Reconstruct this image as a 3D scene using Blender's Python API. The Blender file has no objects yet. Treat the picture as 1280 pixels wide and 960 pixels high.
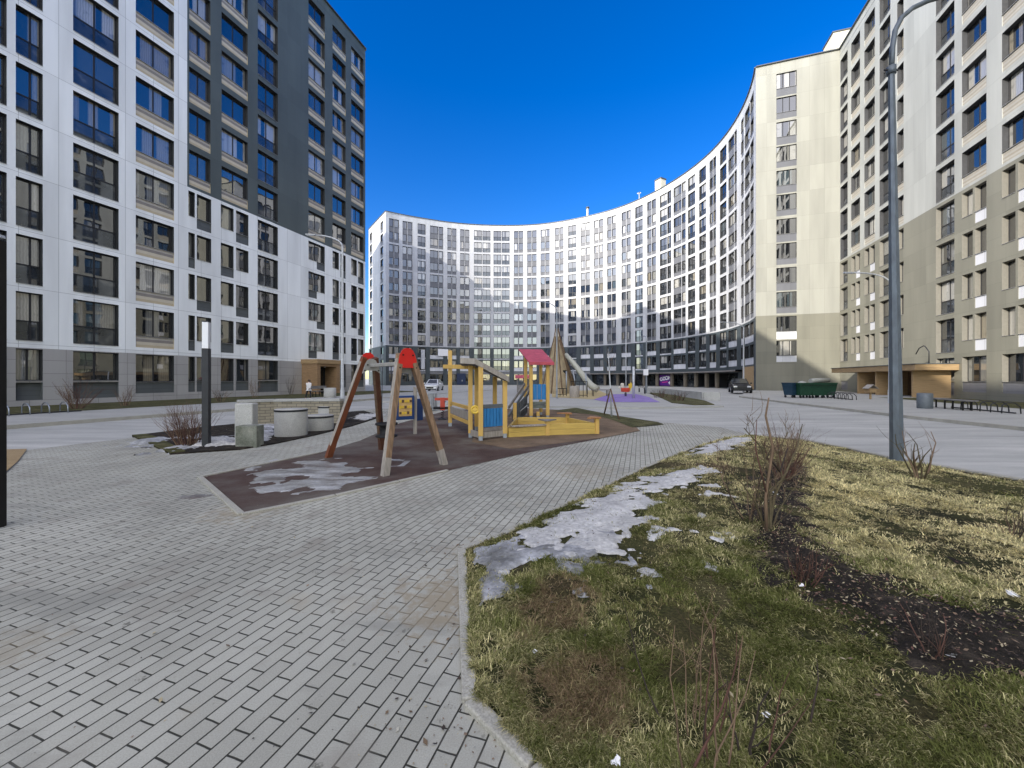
import bpy, bmesh, math, random
import numpy as np
from mathutils import Vector, Matrix, noise as mnoise
from mathutils.geometry import tessellate_polygon
random.seed(7); np.random.seed(7)
R_ = math.radians
scn = bpy.context.scene
COL = scn.collection
# ------------------------------------------------------------------ camera model (photo 1280 x 960)
F, CX, HY, CH = 490.0, 640.0, 473.5, 1.55
def g(px, py, z=0.0):                       # a point of the ground plane seen at a pixel of the photo
    Y = F*(CH-z)/(py-HY); return Vector(((px-CX)/F*Y, Y, z))
def at(px, py, Y):                          # a point at a known depth
    return Vector(((px-CX)/F*Y, Y, CH-(py-HY)/F*Y))
cam = bpy.data.cameras.new('camera'); cam.lens = 36*F/1280; cam.sensor_width = 36; cam.shift_y = -6.5/1280
cam.clip_start = 0.05; cam.clip_end = 2000
co = bpy.data.objects.new('camera', cam); COL.objects.link(co); co.location = (0, 0, CH); co.rotation_euler = (R_(90), 0, 0)
scn.camera = co
D = Vector((0.3105, 0.9506, 0)).normalized()      # the direction the court's facades run in
N = Vector((D.y, -D.x, 0))                        # across the court, left to right
def pq(p, q, z=0.0): return N*p + D*q + Vector((0, 0, z))

# ------------------------------------------------------------------ materials
MATS = {}
class NT:
    def __init__(s, name):
        s.m = bpy.data.materials.new(name); s.m.use_nodes = True; s.t = s.m.node_tree; s.t.nodes.clear()
        s.out = s.n('ShaderNodeOutputMaterial')
    def n(s, typ, **kw):
        nd = s.t.nodes.new(typ)
        for k, v in kw.items():
            if k in nd.inputs.keys() if isinstance(k, str) else False: pass
            setattr(nd, k, v)
        return nd
    def l(s, a, b): s.t.links.new(a, b)
    def val(s, sock, v):
        if hasattr(v, 'is_linked') or hasattr(v, 'links'): s.l(v, sock)
        else: sock.default_value = v
    def pos(s, scale=(1, 1, 1), rot=0.0, loc=(0, 0, 0), src='pos'):
        if src == 'pos': o = s.n('ShaderNodeNewGeometry').outputs['Position']
        elif src == 'uv': o = s.n('ShaderNodeUVMap').outputs['UV']
        else: o = s.n('ShaderNodeTexCoord').outputs['Object']
        mp = s.n('ShaderNodeMapping'); s.l(o, mp.inputs['Vector'])
        mp.inputs['Scale'].default_value = scale; mp.inputs['Rotation'].default_value = (0, 0, rot); mp.inputs['Location'].default_value = loc
        return mp.outputs['Vector']
    def noise(s, vec, scale, detail=4, rough=0.55):
        nd = s.n('ShaderNodeTexNoise'); s.l(vec, nd.inputs['Vector']); nd.inputs['Scale'].default_value = scale
        nd.inputs['Detail'].default_value = detail; nd.inputs['Roughness'].default_value = rough; return nd.outputs['Fac']
    def ramp(s, fac, stops, interp='LINEAR'):
        nd = s.n('ShaderNodeValToRGB'); cr = nd.color_ramp; cr.interpolation = interp
        while len(cr.elements) < len(stops): cr.elements.new(0.5)
        for e, (p, c) in zip(cr.elements, stops):
            e.position = p; e.color = (c[0], c[1], c[2], 1) if not isinstance(c, (int, float)) else (c, c, c, 1)
        s.l(fac, nd.inputs['Fac']); return nd.outputs['Color']
    def mix(s, fac, a, b, mode='MIX'):
        nd = s.n('ShaderNodeMix'); nd.data_type = 'RGBA'; nd.blend_type = mode
        s.val(nd.inputs[0], fac)
        for sock, v in ((nd.inputs[6], a), (nd.inputs[7], b)):
            if isinstance(v, tuple): sock.default_value = (v[0], v[1], v[2], 1)
            else: s.val(sock, v)
        return nd.outputs[2]
    def math(s, op, a, b=0.5):
        nd = s.n('ShaderNodeMath'); nd.operation = op; s.val(nd.inputs[0], a); s.val(nd.inputs[1], b); return nd.outputs[0]
    def bsdf(s, color, rough=0.7, metal=0.0, bump=None, bs=0.3, bd=0.01, spec=0.4):
        b = s.n('ShaderNodeBsdfPrincipled')
        if isinstance(color, tuple): b.inputs['Base Color'].default_value = (color[0], color[1], color[2], 1)
        else: s.l(color, b.inputs['Base Color'])
        s.val(b.inputs['Roughness'], rough); b.inputs['Metallic'].default_value = metal; b.inputs['Specular IOR Level'].default_value = spec
        if bump is not None:
            bn = s.n('ShaderNodeBump'); bn.inputs['Strength'].default_value = bs; bn.inputs['Distance'].default_value = bd
            s.l(bump, bn.inputs['Height']); s.l(bn.outputs['Normal'], b.inputs['Normal'])
        return b.outputs['BSDF']
    def done(s, sh): s.l(sh, s.out.inputs['Surface']); return s.m

def sc(c, k): return tuple(min(1, x*k) for x in c)
def plain(name, c, rough=0.6, metal=0.0, var=0.18, scale=6.0, bump=0.0, aniso=(1, 1, 1), spec=0.4, src='pos'):
    if name in MATS: return MATS[name]
    t = NT(name); v = t.pos(aniso, src=src)
    f = t.noise(v, scale); f2 = t.noise(v, scale*7, 3)
    col = t.mix(t.math('MULTIPLY', f2, 0.5), t.ramp(f, [(0.3, sc(c, 1-var)), (0.7, sc(c, 1+var))]), sc(c, 1-var*0.8))
    MATS[name] = t.done(t.bsdf(col, rough, metal, f2 if bump else None, bump, 0.01, spec)); return MATS[name]

def cladding(name, c, bw, rh, mortar=0.012, zoff=0.4, offset=0.0, joint=0.55, var=0.075, rough=0.55):
    t = NT(name); v = t.pos((1, 1, 1), 0, (0.3, -zoff, 0), 'uv')
    b = t.n('ShaderNodeTexBrick'); b.offset = offset; t.l(v, b.inputs['Vector'])
    b.inputs['Scale'].default_value = 1; b.inputs['Brick Width'].default_value = bw; b.inputs['Row Height'].default_value = rh
    b.inputs['Mortar Size'].default_value = mortar; b.inputs['Mortar Smooth'].default_value = 0.2
    for k, m in (('Color1', 1+var), ('Color2', 1-var), ('Mortar', joint)): b.inputs[k].default_value = (*sc(c, m), 1)
    w = t.pos((0.5, 0.5, 0.06)); f = t.noise(w, 1.6, 5)
    col = t.mix(1.0, b.outputs['Color'], t.ramp(f, [(0.25, 0.80), (0.6, 1.0)]), 'MULTIPLY')
    bump = t.math('SUBTRACT', 1.0, b.outputs['Fac'])
    MATS[name] = t.done(t.bsdf(col, rough, 0, bump, 0.25, 0.01)); return MATS[name]

def stripes(name, cols, period):            # horizontal cladding strips of several tones
    t = NT(name); v = t.pos((1, 1, 1), 0, (0, 0, 0), 'uv')
    sx = t.n('ShaderNodeSeparateXYZ'); t.l(v, sx.inputs[0])
    fr = t.math('FRACT', t.math('DIVIDE', t.math('SUBTRACT', sx.outputs[1], 0.6), period))
    st = [(i/len(cols), c) for i, c in enumerate(cols)]
    col = t.ramp(fr, st, 'CONSTANT'); f = t.noise(t.pos(), 3.0)
    col = t.mix(1.0, col, t.ramp(f, [(0.3, 0.88), (0.7, 1.0)]), 'MULTIPLY')
    MATS[name] = t.done(t.bsdf(col, 0.6)); return MATS[name]

def glass(name, merged):                    # window glass over a room: a mirror-like sheet in front of dark, curtained or pale interiors
    t = NT(name)
    if merged:
        at_ = t.n('ShaderNodeAttribute'); at_.attribute_name = 'rnd'; r = at_.outputs['Fac']
    else: r = t.n('ShaderNodeObjectInfo').outputs['Random']
    col = t.ramp(r, [(0, (.012, .014, .016)), (.26, (.05, .052, .05)), (.42, (.22, .22, .20)), (.56, (.42, .41, .37)), (.74, (.02, .025, .03)),
                     (.84, (.24, .21, .15)), (.93, (.06, .08, .09))], 'CONSTANT')
    v = t.pos((1, 1, 1), 0, (0, 0, 0), 'uv')
    wv = t.n('ShaderNodeTexWave'); t.l(v, wv.inputs['Vector']); wv.inputs['Scale'].default_value = 2.6; wv.inputs['Distortion'].default_value = 3
    wv.inputs['Detail'].default_value = 2
    sp = t.n('ShaderNodeCombineXYZ'); sx = t.n('ShaderNodeSeparateXYZ'); t.l(v, sx.inputs[0])
    t.l(t.math('ADD', t.math('MULTIPLY', sx.outputs[0], 1.1), t.math('MULTIPLY', r, 57.0)), sp.inputs[0]); t.l(t.math('MULTIPLY', r, 31.0), sp.inputs[1])
    cur = t.ramp(t.noise(sp.outputs[0], 1.0, 0), [(.47, 0.0), (.50, 1.0)])
    col = t.mix(cur, (.014, .016, .018), col)
    nz = t.noise(v, 1.3, 2)
    col = t.mix(1.0, col, t.ramp(wv.outputs['Fac'], [(0, .72), (1, 1.0)]), 'MULTIPLY')
    col = t.mix(1.0, col, t.ramp(nz, [(.30, .55), (.42, 1.0)]), 'MULTIPLY')
    dif = t.n('ShaderNodeBsdfDiffuse'); t.l(col, dif.inputs['Color'])
    gl = t.n('ShaderNodeBsdfGlossy'); gl.inputs['Roughness'].default_value = 0.012; gl.inputs['Color'].default_value = (.93, .93, .92, 1)
    bn = t.n('ShaderNodeBump'); bn.inputs['Strength'].default_value = 0.05; bn.inputs['Distance'].default_value = 0.05
    t.l(t.noise(t.pos((1, 1, 1)), 0.9, 1), bn.inputs['Height']); t.l(bn.outputs['Normal'], gl.inputs['Normal'])
    fr = t.n('ShaderNodeFresnel'); fr.inputs['IOR'].default_value = 2.3
    mx = t.n('ShaderNodeMixShader'); t.l(t.math('MULTIPLY', fr.outputs[0], 1.25), mx.inputs[0]); t.l(dif.outputs[0], mx.inputs[1]); t.l(gl.outputs[0], mx.inputs[2])
    MATS[name] = t.done(mx.outputs[0]); return MATS[name]

def paving():
    t = NT('pavers'); rot = math.atan2(D.y, D.x)
    v = t.pos((1, 1, 1), -rot)
    jit = t.n('ShaderNodeTexNoise'); t.l(t.pos(), jit.inputs['Vector']); jit.inputs['Scale'].default_value = 5
    vm = t.n('ShaderNodeVectorMath'); vm.operation = 'MULTIPLY_ADD'; t.l(jit.outputs['Color'], vm.inputs[0]); vm.inputs[1].default_value = (.014, .007, 0); t.l(v, vm.inputs[2])
    v = vm.outputs[0]
    b = t.n('ShaderNodeTexBrick'); b.offset = 0.5; b.offset_frequency = 2; t.l(v, b.inputs['Vector'])
    b.inputs['Scale'].default_value = 1; b.inputs['Brick Width'].default_value = .196; b.inputs['Row Height'].default_value = .090
    b.inputs['Mortar Size'].default_value = .0050; b.inputs['Mortar Smooth'].default_value = 0.35; b.inputs['Bias'].default_value = 0.0
    b.inputs['Color1'].default_value = (.44, .435, .375, 1); b.inputs['Color2'].default_value = (.385, .38, .325, 1); b.inputs['Mortar'].default_value = (.04, .04, .032, 1)
    p = t.pos()
    big = t.noise(p, .45, 6); mid = t.noise(p, 2.3, 5); fine = t.noise(p, 160, 2)
    col = t.mix(1.0, b.outputs['Color'], t.ramp(big, [(.3, .70), (.62, 1.06)]), 'MULTIPLY')
    col = t.mix(1.0, col, t.ramp(fine, [(.3, .86), (.7, 1.1)]), 'MULTIPLY')
    dirt = t.ramp(mid, [(.55, 0.0), (.70, .55)])
    col = t.mix(dirt, col, (.23, .21, .175))
    spot = t.ramp(t.noise(p, 5.5, 6, .7), [(.635, 0.0), (.68, .75)])
    col = t.mix(spot, col, (.10, .095, .075))
    sandy = t.ramp(t.noise(t.pos((1, 1, 1), 0, (3.1, 1.2, 0)), .8, 5, .7), [(.60, 0.0), (.74, .5)])
    col = t.mix(sandy, col, (.36, .31, .22))
    for (cx, cy, rr_, am) in ((-.45, 2.75, .75, .75), (-.32, 3.5, .5, .6), (-3.1, 4.6, .8, .6), (.3, 1.9, .5, .35), (-2.9, 2.2, .5, .4), (1.2, 6.6, 1.2, .4)):
        dv = t.n('ShaderNodeVectorMath'); dv.operation = 'DISTANCE'; t.l(p, dv.inputs[0]); dv.inputs[1].default_value = (cx, cy, 0)
        near = t.math('SUBTRACT', 1.0, t.math('DIVIDE', dv.outputs['Value'], rr_))
        nn = t.math('ADD', near, t.math('MULTIPLY', t.math('SUBTRACT', t.noise(p, 9, 6, .7), .5), 2.6))
        jn = t.math('MULTIPLY', b.outputs['Fac'], .35)
        k = t.ramp(t.math('ADD', nn, t.math('MULTIPLY', near, jn)), [(.45, 0.0), (.85, am)])
        km = t.math('MULTIPLY', k, t.ramp(near, [(0.0, 0.0), (.25, 1.0)]))
        col = t.mix(km, col, (.27, .225, .15))
    pat = t.ramp(t.noise(t.pos((.5, 1.6, 1), -rot, (7, 3, 0)), 1.1, 6, .65), [(.56, 0.0), (.66, .42)])
    col = t.mix(pat, col, (.17, .17, .15))
    ed = t.math('ADD', t.math('MULTIPLY', t.math('SUBTRACT', 1.0, b.outputs['Fac']), 1.0), t.math('MULTIPLY', fine, .12))
    MATS['pavers'] = t.done(t.bsdf(col, .82, 0, ed, .55, .006, .3))
paving()
def ground_mix(name, stops, scale, rough=.9, bump=.5, bd=.02, aniso=(1, 1, 1), rot=0, fine=60, detail=6):
    t = NT(name); v = t.pos(aniso, rot); p = t.pos()
    f = t.noise(v, scale, detail, .62); f2 = t.noise(p, fine, 3, .6)
    col = t.mix(1.0, t.ramp(f, stops), t.ramp(f2, [(.25, .62), (.7, 1.15)]), 'MULTIPLY')
    h = t.math('ADD', f2, t.math('MULTIPLY', f, 1.5))
    MATS[name] = t.done(t.bsdf(col, rough, 0, h, bump, bd, .25))
AR = math.atan2(D.y, D.x)
ground_mix('asphalt', [(.3, (.33, .33, .31)), (.5, (.42, .42, .395)), (.7, (.54, .535, .50))], .9, .9, .25, .005, (.25, 1.6, 1), -AR, 220)
ground_mix('sidewalk', [(.3, (.36, .36, .335)), (.7, (.47, .465, .43))], .8, .9, .2, .005, (.4, 1.4, 1), -AR, 120)
ground_mix('rubber', [(.3, (.055, .032, .027)), (.44, (.085, .055, .046)), (.57, (.125, .105, .09)), (.74, (.18, .165, .145))], .7, .95, .6, .01, fine=150)
ground_mix('dirt', [(.3, (.10, .075, .05)), (.55, (.20, .14, .09)), (.75, (.27, .21, .15))], 1.2, .95, .5, .015)
ground_mix('sand', [(.3, (.30, .21, .11)), (.7, (.40, .30, .17))], 1.5, .95, .6, .02)
ground_mix('sand_dust', [(.3, (.27, .22, .15)), (.7, (.36, .31, .23))], 6, .95, .6, .01, fine=120)
ground_mix('yellow_rubber', [(.3, (.42, .33, .16)), (.7, (.52, .43, .24))], 1.2, .9, .3, .01)
ground_mix('purple_rubber', [(.3, (.22, .15, .42)), (.7, (.32, .25, .52))], .8, .9, .3, .01)
ground_mix('mulch', [(.3, (.009, .008, .006)), (.52, (.024, .019, .014)), (.74, (.085, .068, .05))], 5.5, .95, .9, .03, fine=45)
ground_mix('bed_grass', [(.3, (.035, .03, .015)), (.5, (.085, .085, .03)), (.7, (.16, .14, .07))], 2.2, .95, .8, .03)
ground_mix('snow', [(.3, (.38, .375, .36)), (.62, (.62, .61, .58))], 3, .55, .6, .02, fine=25)
ground_mix('dirty_snow', [(.35, (.16, .16, .15)), (.5, (.32, .325, .33)), (.66, (.55, .56, .59))], 2.6, .6, .7, .02, fine=22)
ground_mix('ice', [(.36, (.14, .12, .11)), (.48, (.26, .255, .24)), (.64, (.46, .465, .465))], 2.4, .35, .6, .01, (.6, 1.6, 1), -.2, 30)
ground_mix('concrete', [(.3, (.38, .38, .36)), (.7, (.50, .50, .47))], 1.7, .85, .35, .006, fine=70)
ground_mix('mossy_concrete', [(.35, (.13, .14, .11)), (.55, (.22, .23, .19)), (.75, (.33, .33, .28))], 3.5, .9, .5, .008, fine=60)
ground_mix('kerb_stone', [(.3, (.33, .32, .275)), (.7, (.45, .435, .375))], 2.5, .85, .35, .006, fine=90)

def lawn_soil():
    t = NT('lawn'); p = t.pos(); v = t.pos((1, 1, 1))
    f = t.noise(v, 1.15, 6, .6); f2 = t.noise(v, 55, 4, .65); f3 = t.noise(v, .5, 4, .5)
    col = t.ramp(f, [(.26, (.014, .011, .007)), (.42, (.035, .038, .012)), (.56, (.07, .07, .022)), (.72, (.15, .125, .06))])
    col = t.mix(t.ramp(f3, [(.55, 0.0), (.68, .65)]), col, (.115, .07, .042))
    col = t.mix(1.0, col, t.ramp(f2, [(.28, .3), (.68, 1.3)]), 'MULTIPLY')
    MATS['lawn'] = t.done(t.bsdf(col, .95, 0, f2, 1.0, .03, .2))
lawn_soil()
def blade_mat():
    t = NT('grass_blade'); a = t.n('ShaderNodeAttribute'); a.attribute_name = 'Col'
    d = t.n('ShaderNodeBsdfDiffuse'); t.l(a.outputs['Color'], d.inputs['Color'])
    tr = t.n('ShaderNodeBsdfTranslucent'); t.l(a.outputs['Color'], tr.inputs['Color'])
    mx = t.n('ShaderNodeMixShader'); mx.inputs[0].default_value = .3; t.l(d.outputs[0], mx.inputs[1]); t.l(tr.outputs[0], mx.inputs[2])
    MATS['grass_blade'] = t.done(mx.outputs[0])
blade_mat()
W_ = (.74, .74, .745)
W_ = (.86, .885, .88)
cladding('white_cladding', W_, 1.5, 3.0)
cladding('grey_cladding', (.092, .110, .104), 1.5, 1.5, .006, joint=.75)
cladding('plinth_cladding', (.40, .39, .375), 1.4, .72, .012)
cladding('curve_cladding', (.49, .50, .515), 1.5, 3.0, .010, joint=.75)
cladding('cream_cladding', (.325, .325, .285), 1.5, 3.0, .010, joint=.72)
cladding('pale_cladding', (.39, .40, .375), 1.5, 3.0, .010, joint=.75)
cladding('olive_cladding', (.215, .21, .168), 1.5, 1.5, .008, joint=.7)
cladding('green_cladding', (.06, .075, .082), 1.2, .6, .008, joint=.7)
cladding('panel_grey', (.14, .145, .16), 1.0, 30, .006, joint=.7)
cladding('panel_dark', (.10, .11, .112), 3, .25, .008, joint=.6)
cladding('panel_white', (.62, .63, .66), .8, 30, .012, joint=.55)
cladding('panel_mid', (.20, .20, .21), 1.5, .35, .008, joint=.6)
stripes('stripe_panel', [(.52, .44, .30), (.60, .54, .42), (.27, .245, .22), (.50, .47, .42)], 3.0/4/1.0)
stripes('stripe_panel_far', [(.36, .33, .27), (.44, .42, .36), (.33, .30, .24), (.40, .38, .33)], .5)
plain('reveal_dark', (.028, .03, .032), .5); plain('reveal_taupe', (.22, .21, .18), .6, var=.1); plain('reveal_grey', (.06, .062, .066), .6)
plain('frame_dark', (.022, .023, .026), .45); plain('frame_brown', (.022, .022, .024), .5); plain('sill_metal', (.35, .35, .35), .45, .3)
plain('rail_metal', (.05, .055, .06), .4, .4)
plain('roof_felt', (.10, .10, .10), .9); plain('cap_metal', (.11, .12, .125), .5, .4)
glass('window_glass', False); glass('window_glass_far', True)
def tinted():
    for nm, mg in (('balcony_glass', False), ('balcony_glass_far', True)):
        t = NT(nm); gl = t.n('ShaderNodeBsdfGlossy'); gl.inputs['Roughness'].default_value = .02; gl.inputs['Color'].default_value = (.8, .85, .9, 1)
        d = t.n('ShaderNodeBsdfDiffuse'); t.l(t.ramp(t.noise(t.pos(), 1.1, 2), [(.35, (.018, .021, .024)), (.6, (.05, .055, .06)), (.72, (.13, .13, .12))]), d.inputs['Color'])
        fr = t.n('ShaderNodeFresnel'); fr.inputs['IOR'].default_value = 1.9
        mx = t.n('ShaderNodeMixShader'); t.l(fr.outputs[0], mx.inputs[0]); t.l(d.outputs[0], mx.inputs[1]); t.l(gl.outputs[0], mx.inputs[2])
        MATS[nm] = t.done(mx.outputs[0])
tinted()
plain('black_metal', (.012, .012, .013), .45, .3); plain('charcoal_metal', (.03, .032, .036), .5, .3)
plain('galvanised', (.33, .36, .40), .42, .75, .22, 9, .1, (1, 1, .25)); plain('blue_grey_steel', (.125, .15, .175), .45, .35, .25, 14, .1, (1, 1, .3))
plain('pale_steel', (.52, .54, .56), .5, .3); plain('white_diffuser', (.80, .82, .84), .35, var=.04)
plain('weathered_wood', (.34, .31, .27), .85, var=.3, scale=7, bump=.4, aniso=(4, 4, .4))
plain('worn_wood', (.255, .165, .10), .75, var=.45, scale=5, bump=.4, aniso=(5, 5, .35)); plain('brown_wood', (.10, .042, .024), .65, var=.3, scale=6, bump=.3, aniso=(4, 4, .4))
plain('red_wood', (.165, .052, .022), .6, var=.3, scale=6, bump=.3, aniso=(4, 4, .4))
plain('orange_wood', (.36, .17, .06), .65, var=.35, scale=6, bump=.3, aniso=(4, 4, .4))
plain('yellow_wood', (.60, .385, .105), .6, var=.14, scale=4, bump=.25, aniso=(3, 3, .5))
plain('yellow_board', (.56, .39, .10), .6, var=.16, scale=3, bump=.25, aniso=(.5, 3, 5))
plain('grey_wood', (.20, .19, .18), .8, var=.25, scale=5, bump=.3); plain('blue_wood', (.03, .20, .47), .55, var=.2, scale=6, bump=.2, aniso=(6, 6, .5))
plain('navy_plastic', (.018, .05, .16), .4); plain('yellow_plastic', (.72, .50, .06), .4); plain('tan_plywood', (.55, .36, .14), .6)
plain('red_plastic', (.62, .022, .018), .3, var=.06); plain('pink_wood', (.44, .075, .10), .6, var=.25, scale=5, bump=.2)
plain('black_rubber', (.010, .010, .011), .7); plain('pier_stone', (.17, .145, .11), .8, var=.25); plain('tan_wood', (.30, .19, .10), .7, var=.3, scale=3, bump=.3, aniso=(.6, .6, 9))
plain('dark_wood', (.13, .08, .045), .7, var=.3, scale=3, bump=.3, aniso=(.6, .6, 9))
plain('shingle_wood', (.36, .29, .18), .85, var=.35, scale=2.5, bump=.6, aniso=(2, 2, .5)); plain('grey_green', (.14, .16, .14), .8, var=.3)
plain('slide_plastic', (.42, .42, .36), .45, var=.15); plain('lead_grey', (.13, .15, .165), .55, .2)
plain('twig_red', (.125, .062, .046), .8, var=.3); plain('twig_tan', (.20, .135, .085), .85, var=.3); plain('twig_dark', (.045, .033, .027), .9, var=.3)
plain('bark_green', (.105, .085, .045), .9, var=.3, scale=20); plain('leaf_litter', (.22, .155, .105), .9, var=.4, scale=30)
plain('straw', (.40, .34, .22), .9, var=.3, scale=30); plain('paper_white', (.80, .80, .80), .7, var=.05); plain('dumpster_green', (.012, .055, .03), .5); plain('dumpster_blue', (.012, .04, .07), .5)
plain('white_sack', (.36, .365, .33), .7); plain('car_white', (.70, .71, .73), .25, .1, .03); plain('car_black', (.008, .008, .010), .3, .1, .03)
plain('car_glass', (.01, .012, .014), .08, 0, .1, spec=.8); plain('headlight', (.55, .57, .60), .15, .2); plain('shop_purple', (.10, .012, .22), .5, var=.15)
plain('sign_white', (.88, .88, .90), .5, var=.03); plain('sign_pink', (.80, .05, .32), .5, var=.05); plain('blue_door', (.014, .03, .08), .45)
plain('skin', (.52, .33, .25), .6, var=.05); plain('white_cloth', (.74, .72, .70), .85, var=.1); plain('dark_cloth', (.02, .021, .025), .9); plain('hair', (.05, .03, .02), .8)
plain('cone_white', (.70, .68, .62), .6); plain('red_toy', (.50, .06, .03), .5); plain('cream', (.66, .62, .50), .6, var=.08); plain('pale_grey', (.30, .295, .275), .6, var=.25); plain('wood_light', (.36, .245, .125), .7, var=.25, scale=3, bump=.3, aniso=(.6, .6, 9))
def brickwork():
    t = NT('stone_brick'); v = t.pos((1, 1, 1), 0, (0, 0, 0), 'uv')
    b = t.n('ShaderNodeTexBrick'); t.l(v, b.inputs['Vector']); b.inputs['Scale'].default_value = 1
    b.inputs['Brick Width'].default_value = .3; b.inputs['Row Height'].default_value = .1; b.inputs['Mortar Size'].default_value = .008
    b.inputs['Color1'].default_value = (.36, .32, .235, 1); b.inputs['Color2'].default_value = (.25, .225, .165, 1); b.inputs['Mortar'].default_value = (.12, .11, .09, 1)
    MATS['stone_brick'] = t.done(t.bsdf(b.outputs['Color'], .85, 0, t.math('SUBTRACT', 1.0, b.outputs['Fac']), .5, .01))
brickwork()

# ------------------------------------------------------------------ mesh building
class MB:
    def __init__(s): s.v = []; s.f = []; s.m = []; s.uv = []; s.r = []; s.sm = []
    def quad(s, pts, mat, uv=None, rnd=0.0, smooth=False):
        i = len(s.v); s.v += [tuple(p) for p in pts]; s.f.append(tuple(range(i, i+len(pts)))); s.m.append(mat)
        s.uv.append(uv or [(0, 0)]*len(pts)); s.r.append(rnd); s.sm.append(smooth)
    def box(s, c, h, mat, rz=0.0, M=None):
        R = M or Matrix.Rotation(rz, 3, 'Z'); c = Vector(c); P = []
        for x, y, z in ((-1, -1, -1), (1, -1, -1), (1, 1, -1), (-1, 1, -1), (-1, -1, 1), (1, -1, 1), (1, 1, 1), (-1, 1, 1)):
            P.append(c + R @ Vector((x*h[0], y*h[1], z*h[2])))
        i = len(s.v); s.v += [tuple(p) for p in P]
        for q, (a, b_) in zip(((0, 3, 2, 1), (4, 5, 6, 7), (0, 1, 5, 4), (1, 2, 6, 5), (2, 3, 7, 6), (3, 0, 4, 7)), ((0, 1), (0, 1), (0, 2), (1, 2), (0, 2), (1, 2))):
            s.f.append(tuple(i+k for k in q)); s.m.append(mat); s.r.append(0); s.sm.append(False)
            loc = [(Vector((x*h[0], y*h[1], z*h[2]))) for x, y, z in (((-1, -1, -1), (1, -1, -1), (1, 1, -1), (-1, 1, -1), (-1, -1, 1), (1, -1, 1), (1, 1, 1), (-1, 1, 1))[k] for k in q)]
            s.uv.append([(l[a], l[b_]) for l in loc])
        return s
    def bar(s, a, b, w, d, mat, up=(0, 0, 1)):       # a square beam from a to b
        a = Vector(a); b = Vector(b); z = (b-a).normalized(); u = Vector(up)
        if abs(z.dot(u)) > .98: u = Vector((0, 1, 0))
        x = u.cross(z).normalized(); y = z.cross(x)
        M = Matrix((x, y, z)).transposed(); return s.box((a+b)/2, (w/2, d/2, (b-a).length/2), mat, M=M)
    def tube(s, pts, rad, mat, n=8, cap=True, smooth=True):
        pts = [Vector(p) for p in pts]; rad = rad if isinstance(rad, (list, tuple)) else [rad]*len(pts)
        base = len(s.v); prev = None
        for k, p in enumerate(pts):
            t = (pts[min(k+1, len(pts)-1)]-pts[max(k-1, 0)]).normalized()
            if prev is None:
                u = Vector((1, 0, 0)) if abs(t.x) < .8 else Vector((0, 1, 0)); x = (u-t*u.dot(t)).normalized()
            else: x = (prev-t*prev.dot(t)).normalized()
            prev = x; y = t.cross(x)
            for j in range(n):
                a = 2*math.pi*(j+.5)/n; s.v.append(tuple(p+(x*math.cos(a)+y*math.sin(a))*rad[k]))
        for k in range(len(pts)-1):
            for j in range(n):
                a = base+k*n+j; b = base+k*n+(j+1) % n
                s.f.append((a, b, b+n, a+n)); s.m.append(mat); s.uv.append([(0, 0)]*4); s.r.append(0); s.sm.append(smooth)
        if cap:
            for k, rev in ((0, True), (len(pts)-1, False)):
                q = [base+k*n+j for j in range(n)]; s.f.append(tuple(reversed(q)) if rev else tuple(q)); s.m.append(mat); s.uv.append([(0, 0)]*n); s.r.append(0); s.sm.append(False)
        return s
    def lathe(s, c, prof, mat, n=24, smooth=True, a0=0, a1=2*math.pi):   # prof = [(r, z)]
        c = Vector(c); base = len(s.v); full = abs(a1-a0-2*math.pi) < 1e-6; nn = n if full else n+1
        for r, z in prof:
            for j in range(nn):
                a = a0+(a1-a0)*j/n; s.v.append((c.x+r*math.cos(a), c.y+r*math.sin(a), c.z+z))
        for k in range(len(prof)-1):
            for j in range(n):
                a = base+k*nn+j; b = base+k*nn+(j+1) % nn
                s.f.append((a, b, b+nn, a+nn)); s.m.append(mat); s.uv.append([(0, 0)]*4); s.r.append(0); s.sm.append(smooth)
        if full and prof[-1][0] > 1e-4:
            s.f.append(tuple(base+(len(prof)-1)*nn+j for j in range(n))); s.m.append(mat); s.uv.append([(0, 0)]*n); s.r.append(0); s.sm.append(False)
        return s
    def prism(s, poly, z0, z1, mat, top=None, bottom=False):
        P = [(p[0], p[1]) for p in poly]
        if sum(P[i][0]*P[(i+1) % len(P)][1]-P[(i+1) % len(P)][0]*P[i][1] for i in range(len(P))) < 0: P.reverse()
        tri = tessellate_polygon([[Vector((x, y, 0)) for x, y in P]])
        def cap(z, m, up):
            for t in tri:
                q = [(P[k][0], P[k][1], z) for k in t]
                nz = (q[1][0]-q[0][0])*(q[2][1]-q[0][1])-(q[1][1]-q[0][1])*(q[2][0]-q[0][0])
                if (nz > 0) != up: q.reverse()
                s.quad(q, m)
        cap(z1, top or mat, True)
        if bottom: cap(z0, mat, False)
        u = 0
        for i in range(len(P)):
            a, b = P[i], P[(i+1) % len(P)]; L = math.hypot(b[0]-a[0], b[1]-a[1])
            s.quad([(a[0], a[1], z0), (b[0], b[1], z0), (b[0], b[1], z1), (a[0], a[1], z1)], mat, [(u, z0), (u+L, z0), (u+L, z1), (u, z1)]); u += L
        return s
    def sheet(s, poly, z, mat):
        P = [(p[0], p[1]) for p in poly]; tri = tessellate_polygon([[Vector((x, y, 0)) for x, y in P]])
        for t in tri:
            q = [(P[k][0], P[k][1], z) for k in t]
            if (q[1][0]-q[0][0])*(q[2][1]-q[0][1])-(q[1][1]-q[0][1])*(q[2][0]-q[0][0]) < 0: q.reverse()
            s.quad(q, mat)
        return s
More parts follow.
